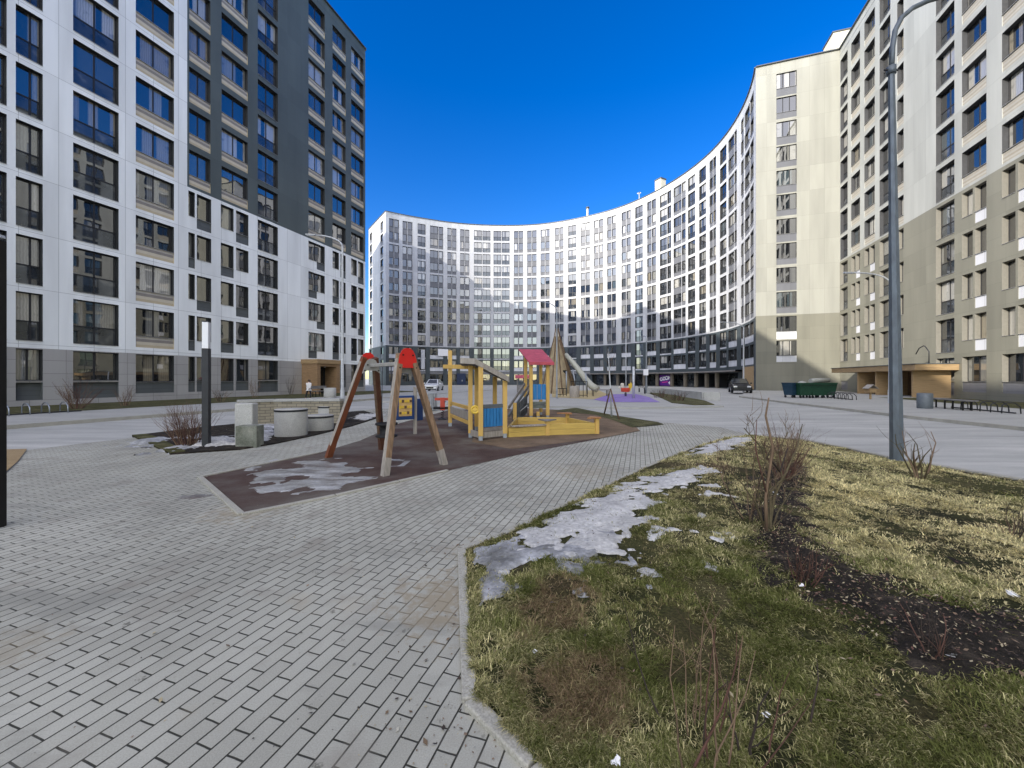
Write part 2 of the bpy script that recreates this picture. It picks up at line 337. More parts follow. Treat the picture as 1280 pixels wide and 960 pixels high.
    def add(s, o, M, rnd=0.0, matmap=None):
        i = len(s.v); s.v += [tuple(M @ Vector(p)) for p in o.v]; s.f += [tuple(k+i for k in f) for f in o.f]
        s.m += [(matmap or {}).get(m, m) for m in o.m]; s.uv += o.uv; s.r += [rnd]*len(o.f); s.sm += o.sm
    def mesh(s, name, off=Vector((0, 0, 0))):
        me = bpy.data.meshes.new(name)
        me.from_pydata([(p[0]-off.x, p[1]-off.y, p[2]-off.z) for p in s.v], [], s.f)
        slots = []
        for m in s.m:
            if m not in slots: slots.append(m)
        for m in slots: me.materials.append(MATS[m])
        ix = {m: k for k, m in enumerate(slots)}
        me.polygons.foreach_set('material_index', [ix[m] for m in s.m]); me.polygons.foreach_set('use_smooth', s.sm)
        ul = me.uv_layers.new(name='UVMap'); ul.data.foreach_set('uv', [c for f in s.uv for p in f for c in p])
        if any(s.r):
            a = me.attributes.new('rnd', 'FLOAT', 'FACE'); a.data.foreach_set('value', s.r)
        me.update(); return me
OFF = {}
def tag(o, label=None, cat=None, group=None, kind=None):
    if label: o['label'] = label
    if cat: o['category'] = cat
    if group: o['group'] = group
    if kind: o['kind'] = kind
    return o
def thing(name, label, cat, loc=(0, 0, 0), group=None):
    o = bpy.data.objects.new(name, None); COL.objects.link(o); o.location = loc; o.empty_display_size = .2
    OFF[o] = Vector(loc); return tag(o, label, cat, group)
def obj(name, mb, parent=None, bevel=0, label=None, seg=2):
    off = OFF.get(parent, Vector((0, 0, 0))) if parent else Vector((0, 0, 0))
    o = bpy.data.objects.new(name, mb.mesh(name, off)); COL.objects.link(o)
    if parent: o.parent = parent
    OFF[o] = off
    if bevel:
        b = o.modifiers.new('bevel', 'BEVEL'); b.width = bevel; b.segments = seg; b.limit_method = 'ANGLE'; b.angle_limit = R_(40)
    if label: o['label'] = label
    return o
def copy_tree(o, parent=None):
    c = o.copy(); COL.objects.link(c); c.parent = parent
    for ch in list(o.children): copy_tree(ch, c)
    return c
def struct(name, mb, kind='structure', **k): return tag(obj(name, mb, **k), kind=kind)

# ------------------------------------------------------------------ light
SKY_SAT, SKY_VAL, SKY_FILL, EXPO, SUN = 1.40, .87, 13.5, 1.36, 2.5
EL, TH = R_(21.7), R_(50.6)
Ld = Vector((math.sin(TH)*math.cos(EL), math.cos(TH)*math.cos(EL), -math.sin(EL)))
sun = bpy.data.lights.new('sun', 'SUN'); sun.energy = SUN; sun.angle = R_(.5); sun.color = (1.0, .93, .82)
so = bpy.data.objects.new('sun', sun); COL.objects.link(so); so.rotation_euler = Ld.to_track_quat('-Z', 'Y').to_euler(); so.location = (-60, -40, 60)
wd = bpy.data.worlds.new('World'); scn.world = wd; wd.use_nodes = True
nt = wd.node_tree; nt.nodes.clear()
sky = nt.nodes.new('ShaderNodeTexSky'); sky.sky_type = 'NISHITA'; sky.sun_disc = False; sky.sun_elevation = EL; sky.sun_rotation = math.atan2(-Ld.x, -Ld.y)
sky.air_density = 1.0; sky.dust_density = 0.3; sky.ozone_density = 3.0
def wn(t, **k):
    n = nt.nodes.new(t)
    for a, b in k.items(): setattr(n, a, b)
    return n
hs = wn('ShaderNodeHueSaturation'); hs.inputs['Hue'].default_value = .518; hs.inputs['Saturation'].default_value = SKY_SAT; hs.inputs['Value'].default_value = SKY_VAL; nt.links.new(sky.outputs[0], hs.inputs['Color'])
# added warm glow on the sun's side of the sky, fills the shaded court
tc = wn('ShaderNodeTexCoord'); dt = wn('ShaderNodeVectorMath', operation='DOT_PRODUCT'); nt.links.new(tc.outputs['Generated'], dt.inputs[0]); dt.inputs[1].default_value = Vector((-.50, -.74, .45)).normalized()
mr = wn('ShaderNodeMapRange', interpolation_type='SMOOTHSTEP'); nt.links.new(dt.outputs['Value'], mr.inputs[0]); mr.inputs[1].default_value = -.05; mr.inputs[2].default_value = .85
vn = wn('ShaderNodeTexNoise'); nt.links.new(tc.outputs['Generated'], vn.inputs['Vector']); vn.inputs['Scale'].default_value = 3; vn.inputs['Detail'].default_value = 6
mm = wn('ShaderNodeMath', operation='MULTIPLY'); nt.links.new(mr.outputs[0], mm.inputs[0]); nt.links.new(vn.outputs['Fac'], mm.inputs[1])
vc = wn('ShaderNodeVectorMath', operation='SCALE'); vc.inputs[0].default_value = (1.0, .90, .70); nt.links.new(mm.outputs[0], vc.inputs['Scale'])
v2 = wn('ShaderNodeVectorMath', operation='SCALE'); nt.links.new(vc.outputs[0], v2.inputs[0]); v2.inputs['Scale'].default_value = SKY_FILL
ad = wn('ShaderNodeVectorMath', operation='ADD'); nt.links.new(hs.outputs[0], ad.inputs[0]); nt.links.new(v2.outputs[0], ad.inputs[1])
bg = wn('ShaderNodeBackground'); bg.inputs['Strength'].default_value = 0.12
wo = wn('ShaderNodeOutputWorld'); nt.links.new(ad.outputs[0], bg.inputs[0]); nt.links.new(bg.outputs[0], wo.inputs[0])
scn.view_settings.view_transform = 'Standard'; scn.view_settings.look = 'None'; scn.view_settings.exposure = EXPO; scn.view_settings.gamma = 1
scn.cycles.caustics_reflective = False; scn.cycles.caustics_refractive = False; scn.cycles.sample_clamp_indirect = 6
scn.cycles.max_bounces = 8; scn.cycles.diffuse_bounces = 4; scn.cycles.glossy_bounces = 3

# ------------------------------------------------------------------ facades
ZF = lambda k: 0.4+3.0*(k-1)
TOP = 40.6
class Plane:                                # a straight facade: s metres to the viewer's right, z up, w inward
    def __init__(s, o, right): s.o = Vector(o); s.r = Vector(right).normalized(); s.i = Vector((-s.r.y, s.r.x, 0)); s.k = 1.0
    def P(s, a, z, w=0.0): return s.o+s.r*a+s.i*w+Vector((0, 0, z))
    def px(s, x):
        k = (x-CX)/F; return -(s.o.x-k*s.o.y)/(s.r.x-k*s.r.y)
    def rot(s, a): return math.atan2(s.r.y, s.r.x)
class Curve:                                # the concave facade: polar about a centre, radius by angle
    C = Vector((-1.5, 63, 0))
    pts = [(-29.4, 91.3), (-21.4, 95.4), (-9.7, 99.2), (-3, 99.8), (3.5, 99.7), (10, 98.2), (16.4, 95.2), (23.9, 90), (30, 81.6), (33.2, 73.5), (34.3, 68), (33.4, 57), (30.6, 49.2)]
    def __init__(s):
        an = [math.atan2(y-63, x+1.5) for x, y in s.pts]; ra = [math.hypot(y-63, x+1.5) for x, y in s.pts]
        s.a = np.array(an[::-1]); s.ra = np.array(ra[::-1]); s.a0 = an[0]; s.a1 = an[-1]
        xs = np.linspace(s.a[0], s.a[-1], 400); ys = np.interp(xs, s.a, s.ra)
        ker = np.hanning(61); ker /= ker.sum(); pad = np.pad(ys, 30, 'edge'); ys2 = np.convolve(pad, ker, 'valid')
        wgt = np.minimum(1, np.minimum(np.arange(400), np.arange(400)[::-1])/40.0); s.xs = xs; s.ys = ys*(1-wgt)+ys2*wgt
        s.k = 36.0
    def R(s, a): return float(np.interp(a, s.xs, s.ys))
    def P(s, m, z, w=0.0):
        a = s.a0-m/s.k; r = s.R(a)+w; return Vector((s.C.x+r*math.cos(a), s.C.y+r*math.sin(a), z))
    def px(s, x):
        k = (x-CX)/F; lo, hi = 0.0, (s.a0-s.a1)*s.k
        best = None
        for i in range(3000):
            m = lo+(hi-lo)*i/2999; p = s.P(m, 0); e = abs(p.x/p.y-k)
            if best is None or e < best[0]: best = (e, m)
        return best[1]
    def rot(s, m):
        p0, p1 = s.P(m-.3, 0), s.P(m+.3, 0); return math.atan2(p1.y-p0.y, p1.x-p0.x)

def build_wall(mb, fc, s0, s1, z0, z1, openings, panels, zone, reveal, extra=()):
    S = {round(s0, 3), round(s1, 3)}; Z = {z0, z1}
    for o in openings: S |= {round(o[0], 3), round(o[1], 3)}; Z |= {round(o[2], 3), round(o[3], 3)}
    for p in panels: S |= {round(p[0], 3), round(p[1], 3)}; Z |= {round(p[2], 3), round(p[3], 3)}
    S |= {round(e, 3) for e in extra}; Z |= {9.4, 15.4, 3.2}
    S = sorted(x for x in S if s0-1e-6 <= x <= s1+1e-6); Z = sorted(x for x in Z if z0-1e-6 <= x <= z1+1e-6)
    ns, nz = len(S)-1, len(Z)-1
    dep = np.zeros((ns, nz)); op = np.zeros((ns, nz), bool); mat = [[None]*nz for _ in range(ns)]; rev = [[reveal(0, 0)]*nz for _ in range(ns)]
    sm = np.array([(S[i]+S[i+1])/2 for i in range(ns)]); zm = np.array([(Z[j]+Z[j+1])/2 for j in range(nz)])
    for i in range(ns):
        for j in range(nz): mat[i][j] = zone(sm[i], zm[j]); rev[i][j] = reveal(sm[i], zm[j])
    for p in panels:
        for i in np.where((sm > p[0]) & (sm < p[1]))[0]:
            for j in np.where((zm > p[2]) & (zm < p[3]))[0]: mat[i][j] = p[4]; dep[i, j] = p[5]
    for o in openings:
        for i in np.where((sm > o[0]) & (sm < o[1]))[0]:
            for j in np.where((zm > o[2]) & (zm < o[3]))[0]: op[i, j] = True; dep[i, j] = o[4]
    for i in range(ns):
        for j in range(nz):
            if not op[i, j]:
                d = dep[i, j]; a, b, c, e = S[i], S[i+1], Z[j], Z[j+1]
                mb.quad([fc.P(a, c, d), fc.P(b, c, d), fc.P(b, e, d), fc.P(a, e, d)], mat[i][j], [(a, c), (b, c), (b, e), (a, e)])
    def step(pa, pb, d0, d1, m, uv):        # pa, pb functions of depth
        mb.quad([pa(d0), pb(d0), pb(d1), pa(d1)], m, uv)
    for i in range(ns-1):
        for j in range(nz):
            d0, d1 = dep[i, j], dep[i+1, j]
            if abs(d0-d1) < 1e-5: continue
            x = S[i+1]; c, e = Z[j], Z[j+1]; lo, hi = min(d0, d1), max(d0, d1)
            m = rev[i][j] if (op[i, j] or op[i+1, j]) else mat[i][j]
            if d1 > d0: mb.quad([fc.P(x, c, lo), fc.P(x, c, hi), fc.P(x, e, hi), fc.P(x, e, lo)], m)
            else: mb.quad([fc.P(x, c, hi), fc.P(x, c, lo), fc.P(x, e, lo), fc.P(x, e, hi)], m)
    for i in range(ns):
        for j in range(nz-1):
            d0, d1 = dep[i, j], dep[i, j+1]
            if abs(d0-d1) < 1e-5: continue
            y = Z[j+1]; a, b = S[i], S[i+1]; lo, hi = min(d0, d1), max(d0, d1)
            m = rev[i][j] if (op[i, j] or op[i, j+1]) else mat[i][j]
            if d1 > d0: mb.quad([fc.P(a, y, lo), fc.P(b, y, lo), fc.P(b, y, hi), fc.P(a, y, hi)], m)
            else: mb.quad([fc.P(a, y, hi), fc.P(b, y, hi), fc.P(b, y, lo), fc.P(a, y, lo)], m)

def win_parts(w, h, style, fm, rec):        # meshes of one window in its own axes: x right, y inward, z up
    fr, pn, sl, lo = MB(), MB(), MB(), MB(); t = .045
    def fb(x0, x1, z0, z1, d=.05): fr.box(((x0+x1)/2, d/2, (z0+z1)/2), ((x1-x0)/2, d/2, (z1-z0)/2), fm)
    fb(-w/2, -w/2+t, 0, h); fb(w/2-t, w/2, 0, h); fb(-w/2+t, w/2-t, 0, t); fb(-w/2+t, w/2-t, h-t, h)
    xs = {'two': [0], 'one': [], 'three': [-w/6, w/6], 'half': [w*.12], 'door': [0]}.get(style, [0])
    if style == 'balcony':
        xs = [0] if w < 2.6 else [-w/4, 0, w/4]
        if w < 1.5: xs = [w*.12]
    for x in xs: fb(x-.04, x+.04, t, h-t, .055)
    if style == 'balcony':
        fb(-w/2+t, w/2-t, 1.0, 1.07, .06)
        lo.quad([(-w/2+t, .03, t), (w/2-t, .03, t), (w/2-t, .03, 1.0), (-w/2+t, .03, 1.0)], 'balcony_glass', [(-w/2, 0), (w/2, 0), (w/2, 1), (-w/2, 1)])
        z0 = 1.07
    else: z0 = t
    ed = [-w/2+t]+xs+[w/2-t]
    for a, b in zip(ed[:-1], ed[1:]):
        tl = random.uniform(-.004, .004)
        pn.quad([(a, .025, z0), (b, .025+tl, z0), (b, .025+tl, h-t), (a, .025, h-t)], 'window_glass', [(a, z0), (b, z0), (b, h), (a, h)])
    sl.box((0, -rec/2-.01, -.012), (w/2-.004, rec/2+.03, .010), 'sill_metal')
    return fr, pn, sl, lo
WMESH = {}
def win_meshes(w, h, style, fm, rec):
    key = (round(w, 2), round(h, 2), style, fm, rec)
    if key not in WMESH:
        mbs = win_parts(key[0], key[1], style, fm, rec)
        WMESH[key] = (mbs, [None]*4)
    return WMESH[key]
def win_size(fc, s, z, w, h):
    p = fc.P(s, z); 
    if p.y < 1: return 0
    x = CX+F*p.x/p.y; y = HY-F*(p.z-CH)/p.y
    q0, q1 = fc.P(s-w/2, z), fc.P(s+w/2, z)
    if q0.y < 1 or q1.y < 1: return 0
    a = abs(q0.x/q0.y-q1.x/q1.y)*F*h*F/p.y
    return a if (-10 < x < 1290 and y > -10) else a*1e-6
def place_windows(root, wins, fm):
    """wins = (facade, s-centre, z-bottom, w, h, style, recess, name); the largest 100 of each kind are parts, the rest one part"""
    for nm in sorted({w[7] for w in wins}):
        W = sorted((w for w in wins if w[7] == nm), key=lambda w: -win_size(w[0], w[1], w[2]+w[4]/2, w[3], w[4]))
        big, rest = (W, []) if len(W) <= 100 else (W[:99], W[99:])
        for fc, s, z, w, h, st, rec, _ in big:
            mbs, ms = win_meshes(w, h, st, fm, rec); p = fc.P(s, z, rec)
            o = None
            for k, pn in enumerate(('frame', 'pane', 'sill', 'lower_pane')):
                if not mbs[k].f: continue
                if ms[k] is None: ms[k] = mbs[k].mesh(nm+'_'+pn)
                c = bpy.data.objects.new(nm if k == 0 else pn, ms[k]); COL.objects.link(c)
                if k == 0: c.parent = root; c.location = p-OFF[root]; c.rotation_euler = (0, 0, fc.rot(s)+random.uniform(-.002, .002)); o = c
                else: c.parent = o
        if rest:
            mb = MB()
            for fc, s, z, w, h, st, rec, _ in rest:
                mbs, ms = win_meshes(w, h, st, fm, rec)
                M = Matrix.Translation(fc.P(s, z, rec)) @ Matrix.Rotation(fc.rot(s), 4, 'Z'); r = random.uniform(.001, 1)
                for k in range(4):
                    if mbs[k].f: mb.add(mbs[k], M, r, {'window_glass': 'window_glass_far', 'balcony_glass': 'balcony_glass_far'})
            o = obj(nm, mb, root); o['kind'] = 'stuff'

# ---- left block ------------------------------------------------------------------
C1 = Vector((-17.4, 46.5, 0))
Lf = Plane(C1, D)                            # s runs to the corner at 0, negative towards and past the camera
LB = thing('apartment_building', 'white and dark grey apartment block with striped window panels and a wooden porch', 'building', (-30, 20, 0))
ops, pans, wins = [], [], []
REC = .26
def add_win(s0, s1, z0, z1, style, name='window', rec=REC, fc=Lf, o=None, w_=None):
    (ops if o is None else o).append((s0, s1, z0, z1, rec)); (wins if w_ is None else w_).append((fc, (s0+s1)/2, z0, s1-s0-.004, z1-z0-.004, style, rec-.005, name))
def colx(a, b): return Lf.px(a), Lf.px(b)
def L_window_col(a, b, lows=None, dark=False, skip=()):
    s0, s1 = colx(a, b) if a > 20 or True else (a, b)
    for k in range(1, 14):
        z = ZF(k)
        if k in skip: continue
        if lows and k <= 5:
            for i, (x0, x1) in enumerate(lows):
                t0, t1 = colx(x0, x1); pan = ((k+i) % 2 == 0)
                add_win(t0, t1, z+.95, z+2.75, 'one')
                if pan or k == 1: pans.append((t0, t1, z+.2, z+.95, 'panel_dark', .05))
        else:
            add_win(s0, s1, z+.95, z+2.75, 'two')
            pans.append((s0, s1, z+.2, z+.95, 'panel_dark' if k == 1 else 'stripe_panel', .05))
def L_balc_col(s0, s1):
    for k in range(1, 14):
        z = ZF(k)
        if k == 1:
            add_win(s0, s1, z+1.05, z+2.75, 'two'); pans.append((s0, s1, z+.0, z+.95, 'panel_dark', .2))
        else: add_win(s0, s1, z+.2, z+2.75, 'balcony', 'balcony')
L_balc_col(-30.4, Lf.px(8.4)); L_balc_col(*colx(19.7, 53.5)); L_balc_col(*colx(91.4, 148.3)); L_balc_col(*colx(322.3, 347.3))
L_window_col(169.7, 217.5)
L_window_col(236.5, 263, [(235.5, 243.5), (246, 264)]); L_window_col(277, 309.6, [(276, 292), (295, 310.5)])
sG = colx(385.6, 405.9)
for k in range(2, 14):
    z = ZF(k); add_win(sG[0], sG[1], z+.95, z+2.75, 'two')
    if k > 5: pans.append((sG[0], sG[1], z+.2, z+.95, 'stripe_panel', .05))
    else:
        h = (sG[1]-sG[0])/2; q = sG[0]+h*(k % 2); pans.append((q, q+h, z+.2, z+.95, 'panel_dark', .05))
L_window_col(415.7, 432, [(415.7, 423.6), (425.6, 432)]); L_window_col(439, 454.3, [(439, 446), (447.6, 454.3)])
for q in (-33.5, -37.2, -41.0, -45.5, -49.5):                      # bays beyond the picture's edge
    for k in range(1, 14):
        z = ZF(k); add_win(q-1.2, q+1.2, z+.95, z+2.75, 'two'); pans.append((q-1.2, q+1.2, z+.2, z+.95, 'stripe_panel' if k > 1 else 'panel_dark', .05))
sB = Lf.px(234)
def zoneL(s, z): return 'plinth_cladding' if z < 3.2 else ('grey_cladding' if (s > sB and z > 15.4) else 'white_cladding')
mb = MB()
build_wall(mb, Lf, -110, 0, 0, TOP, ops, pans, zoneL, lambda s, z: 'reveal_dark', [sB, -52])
q = [Lf.P(0, 0, 0), Lf.P(0, 0, 16), Lf.P(-110, 0, 16), Lf.P(-110, 0, 0)]
for a, b in zip(q[:3], q[1:]):
    L = (b-a).length
    mb.quad([a, b, b+Vector((0, 0, TOP)), a+Vector((0, 0, TOP))], 'white_cladding', [(0, 0), (L, 0), (L, TOP), (0, TOP)])
obj('wall', mb, LB)
mb = MB(); mb.prism([(p.x, p.y) for p in q], TOP-.9, TOP-.85, 'roof_felt'); obj('roof', mb, LB)
mb = MB()
for a, b in zip(q, q[1:]+q[:1]): mb.bar(a+Vector((0, 0, TOP+.04)), b+Vector((0, 0, TOP+.04)), .36, .10, 'cap_metal')
obj('parapet_cap', mb, LB)
place_windows(LB, wins, 'frame_dark')
# unseen rear block, outline shaped to cast the shadow edge on the curved facade
mb = MB(); mb.prism([(-25.8, 49.25), (-32.1, 60.4), (-36.6, 65.6), (-40.2, 70.5), (-37.6, 76), (-36.5, 80), (-36.3, 82.6), (-50, 88), (-55, 60), (-40, 52)], 0, TOP, 'white_cladding', 'roof_felt'); obj('rear_shadow_block', mb, LB)
# entrance porch
s0, s1 = Lf.px(388), Lf.px(433.5); pd = 1.9
s0 = Lf.px(377); Lp = Plane(C1+N*pd, D); s1 = Lp.px(425); s0 = max(s0, Lp.px(390.5))
mb = MB()
def pbox(m, fc, a, b, z0, z1, w0, w1, mat):
    c = (fc.P(a, z0, w0)+fc.P(b, z1, w1))/2; m.box(c, (abs(b-a)/2, abs(w1-w0)/2, (z1-z0)/2), mat, fc.rot(a))
pbox(mb, Lf, s0, s0+.4, 0, 3.0, -pd, -.003, 'tan_wood'); pbox(mb, Lf, s1-.5, s1, 0, 3.0, -pd, -.003, 'tan_wood'); pbox(mb, Lf, s0+.403, s1-.503, 2.75, 3.0, -pd+.02, -.003, 'tan_wood')
pbox(mb, Lf, s0-.08, s1+.08, 3.003, 3.42, -pd-.12, -.003, 'wood_light')
PT = obj('entrance_porch', mb, LB, .012)
mb = MB(); pbox(mb, Lf, s0+.41, s1-.51, .1, 2.7, -.5, -.004, 'charcoal_metal'); dr = obj('door', mb, PT, .01)
mb = MB()
for f in (.2, .55): pbox(mb, Lf, s0+.41+(s1-s0-.92)*f, s0+.41+(s1-s0-.92)*(f+.3), .3, 2.4, -.515, -.502, 'car_glass')
obj('pane', mb, dr)
mb = MB(); c = Lf.P((s0+s1)/2+.2, 2.68, -1.2); mb.lathe(c, [(.09, 0), (.09, .07)], 'white_diffuser', 12); obj('porch_light', mb, PT)

# ---- curved block ------------------------------------------------------------------
Cf = Curve(); SE = (Cf.a0-Cf.a1)*Cf.k
CB = thing('apartment_building', 'tall white apartment block curving round the court with a dark green base', 'building', (0, 99, 0))
ops, pans, wins = [], [], []
bays = [(486.25, 498.75, 'w'), (503.25, 515.5, 'w'), (522, 532, 'b'), (537.5, 554, 'w3'), (559.25, 570.5, 'w'), (575, 586.75, 'w'), (592.5, 613, 'b2'), (617, 637, 'b2'),
        (642.5, 654, 'w'), (659, 670.75, 'w'), (675.75, 687, 'w'), (693.75, 704.5, 'w'), (710.25, 720.5, 'b'), (726, 737.5, 'w'), (742.5, 754, 'w'), (759, 770, 'w'),
        (777, 788.5, 'w'), (794, 803.5, 'b'), (809, 820, 'w'), (825, 839, 'b3'), (842, 857, 'w3'), (860, 869, 'b'), (874, 882.5, 'b'), (887, 895, 'w'), (900, 908, 'b'),
        (910.5, 921, 'w3'), (926.3, 929.6, 'n'), (930.8, 942, 'w')]
baySpans = []
CW = lambda *a, **k: add_win(*a, fc=Cf, o=ops, w_=wins, **k)
for x0, x1, ty in bays:
    a, b = Cf.px(x0), Cf.px(x1); baySpans.append((a, b, ty)); w = b-a
    for k in range(2, 14):
        z = ZF(k)
        if ty in 'w w3 n'.split():
            if k > 3: pans.append((a, b, z+.22 if k % 2 == 0 else z, z+3.0 if k % 2 == 0 else z+2.78, 'panel_grey', .06))
            else: pans.append((a, b, z+.05, z+1.0, 'panel_white', .04))
            cuts = {'w': [(0, .46), (.54, 1)], 'w3': [(0, .62), (.68, 1)], 'n': [(0, 1)]}[ty]
            for c0, c1 in cuts:
                CW(a+w*c0, a+w*c1, z+1.0, z+2.7, 'two' if (ty == 'w3' and c0 == 0) else 'one', rec=.2)
            if ty != 'n' and k > 3:
                m0, m1 = cuts[0][1], cuts[1][0]; d = (m1-m0)*w*.28; pans.append((a+w*m0+d, a+w*m1-d, z, z+3, 'curve_cladding', .03))
        else:
            cuts = [(0, 1)] if ty == 'b' else ([(0, .48), (.52, 1)] if ty == 'b2' else [(0, .62), (.66, 1)])
            for c0, c1 in cuts: CW(a+w*c0, a+w*c1, z+.3, z+2.78, 'balcony', name='balcony', rec=.2)
            if k <= 3: pans.append((a, b, z+.02, z+.28, 'panel_white', .03))
    if x0 > 735 and x0 < 915: ops.append((a-.45, b+.45, .12, 2.45, 1.5))
    elif x0 <= 735:
        for c0, c1 in [(0, .46), (.54, 1)]: CW(a+w*c0, a+w*c1, .9, 2.7, 'one', rec=.2)
        pans.append((a, b, 2.72, 3.3, 'panel_mid', .03))
zoneC = lambda s, z: 'green_cladding' if z < 9.4 else 'curve_cladding'
mb = MB(); fine = [i*SE/70 for i in range(71)]
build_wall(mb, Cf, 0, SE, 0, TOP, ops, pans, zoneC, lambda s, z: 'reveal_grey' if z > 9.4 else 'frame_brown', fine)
# left end wall
E1, E0w = Vector((-29.4, 91.3, 0)), Vector((-37.5, 102.6, 0))
Ef = Plane(E0w, E1-E0w); eo, ep, ew = [], [], []
for x0, x1 in ((462.3, 465.2), (475.6, 478.9)):
    a, b = Ef.px(x0), Ef.px(x1)
    for k in range(2, 14): add_win(a, b, ZF(k)+1.0, ZF(k)+2.7, 'one', fc=Ef, o=eo, w_=ew, rec=.2); ep.append((a, b, ZF(k), ZF(k)+1.0, 'panel_grey', .05))
build_wall(mb, Ef, 0, (E1-E0w).length, 0, TOP, eo, ep, zoneC, lambda s, z: 'reveal_grey')
# back walls and roof
WR = Vector((38.9, 46.5, 0))
outer = [E0w]+[Cf.P(SE*i/40, 0, 13.5) for i in range(3, 39)]+[WR+D*2.2]; inner = [Cf.P(SE*i/70, 0, .02) for i in range(71)]
for a, b in zip(outer[:-1], outer[1:]): mb.quad([b, a, a+Vector((0, 0, TOP)), b+Vector((0, 0, TOP))], 'white_cladding')
obj('wall', mb, CB)
mb = MB(); mb.sheet([(p.x, p.y) for p in inner+outer[::-1]], TOP-.7, 'roof_felt'); obj('roof', mb, CB)
mb = MB()
ring = [Cf.P(SE*i/70, TOP+.05) for i in range(71)]
for a, b in zip(ring[:-1], ring[1:]): mb.bar(a, b, .34, .10, 'cap_metal')
mb.bar(E0w+Vector((0, 0, TOP+.05)), E1+Vector((0, 0, TOP+.05)), .34, .1, 'cap_metal')
obj('parapet_cap', mb, CB)
place_windows(CB, wins+ew, 'frame_brown')
# shop arcade: glazing behind the openings and the long canopy
mb = MB(); a0, a1 = Cf.px(738), Cf.px(931)
mb2 = MB(); n = 40
for i in range(n):
    p, q_ = a0+(a1-a0)*i/n, a0+(a1-a0)*(i+1)/n
    mb.quad([Cf.P(p, .1, 1.5), Cf.P(q_, .1, 1.5), Cf.P(q_, 2.47, 1.5), Cf.P(p, 2.47, 1.5)], 'balcony_glass', [(p, 0), (q_, 0), (q_, 2.4), (p, 2.4)])
    for zz, ww, mm in ((2.62, -1.25, 'cap_metal'),):
        A, B, Cc, Dd = Cf.P(p, zz, -.003), Cf.P(q_, zz, -.003), Cf.P(q_, zz, ww), Cf.P(p, zz, ww); u = Vector((0, 0, .24))
        mb2.quad([Dd+u, Cc+u, B+u, A+u], mm); mb2.quad([A, B, Cc, Dd], 'dark_wood'); mb2.quad([Dd, Cc, Cc+u, Dd+u], 'grey_wood')
obj('shop_window', mb, CB); obj('canopy', mb2, CB)
for x in (757, 773, 790, 806, 822.6, 841, 858, 871.5, 885, 898):
    mb = MB(); s = Cf.px(x); pbox(mb, Cf, s-.28, s+.28, 0, 2.61, -.45, -.02, 'pier_stone'); obj('pier', mb, CB, .01)
mb = MB(); a, b = Cf.px(931.5), Cf.px(942.8)
pbox(mb, Cf, a, b, .15, 3.2, -.14, -.03, 'wood_light'); obj('wood_panel', mb, CB)
for x0, x1 in ((570.5, 582), (700, 706)):
    mb = MB(); a, b = Cf.px(x0), Cf.px(x1); pbox(mb, Cf, a, b, .05, 2.9, -.5, -.03, 'blue_door'); d_ = obj('entrance_door', mb, CB, .02)
    mb = MB(); pbox(mb, Cf, a+(b-a)*.55, a+(b-a)*.62, .9, 1.3, -.58, -.503, 'pale_steel'); obj('handle', mb, d_)
def rooftop(px, pyb, pyt, wpx, Y, mat, name, capm='cap_metal', cyl=False):
    m = MB(); p = at(px, pyb, Y); h = (pyb-pyt)/F*Y; w = wpx/F*Y/2
    if cyl: m.tube([p-Vector((0, 0, 1.5)), p+Vector((0, 0, h))], w, mat, 10); m.tube([p+Vector((0, 0, h-.3)), p+Vector((0, 0, h))], w*1.5, capm, 10)
    else:
        m.box(p+Vector((0, 0, (h-2)/2)), (w, w, (h+2)/2), mat, .5); m.box(p+Vector((0, 0, h+.14)), (w*1.12, w*1.12, .13), capm, .5)
    return m
obj('chimney', rooftop(825.5, 240, 226, 9, 83, 'cream', 'chimney'), CB, .02)
obj('vent_pipe', rooftop(734.5, 270, 259, 3, 97, 'pale_steel', 'v', cyl=True), CB)
mb = rooftop(799, 252, 240, .9, 88, 'pale_steel', 'a', cyl=True); mb.bar(at(796.5, 242, 88), at(801, 241, 88), .12, .25, 'pale_steel'); obj('antenna', mb, CB)
mb = MB()                                                       # pale air duct and its box on the dark base
mb2 = MB(); s = Cf.px(528.3); pbox(mb2, Cf, s-.45, s+.45, 3.9, 8.6, -.3, -.03, 'panel_white'); obj('vent_panel', mb2, CB)
mb2 = MB(); s = Cf.px(553.5); pbox(mb2, Cf, s-1.25, s+1.25, 7.2, 8.9, -.35, -.03, 'sign_white'); obj('blank_panel', mb2, CB)

# ---- right block: end wall and long facade ------------------------------------------------------------------
RB = thing('apartment_building', 'pale and olive apartment block with a sunlit end wall and wooden entrance canopy', 'building', (38, 40, 0))
E0 = Vector((30.6, 49.2, 0)); Wf = Plane(E0, WR-E0); WL = (WR-E0).length
Rf = Plane(WR, -D)
ops, pans, wins = [], [], []
a, b = Wf.px(970.5), Wf.px(995.8)
for k in range(2, 14):
    z = ZF(k); add_win(a, b, z+1.0, z+2.85, 'three', fc=Wf, o=ops, w_=wins, rec=.12)
    pans.append((a, b, z+.02 if k % 2 else z+.22, z+1.0, 'panel_white' if k < 4 else 'panel_grey', .03))
mb = MB()
def zoneW(s, z): return 'olive_cladding' if z < 9.4 else 'cream_cladding'
build_wall(mb, Wf, 0, WL, 0, TOP, ops, pans, zoneW, lambda s, z: 'reveal_grey')
ops, pans = [], []
RW = lambda *a, **k: add_win(*a, fc=Rf, o=ops, w_=wins, **k)
def R_balc(x0, x1, s=None):
    a, b = s or (Rf.px(x0), Rf.px(x1))
    for k in range(1, 14):
        z = ZF(k)
        if k == 1:
            RW(a, b, z+1.05, z+2.75, 'two'); pans.append((a, b, z-.1, z+.9, 'panel_mid', .1))
        else: RW(a, b, z+.2, z+2.75, 'balcony', name='balcony', rec=.32)
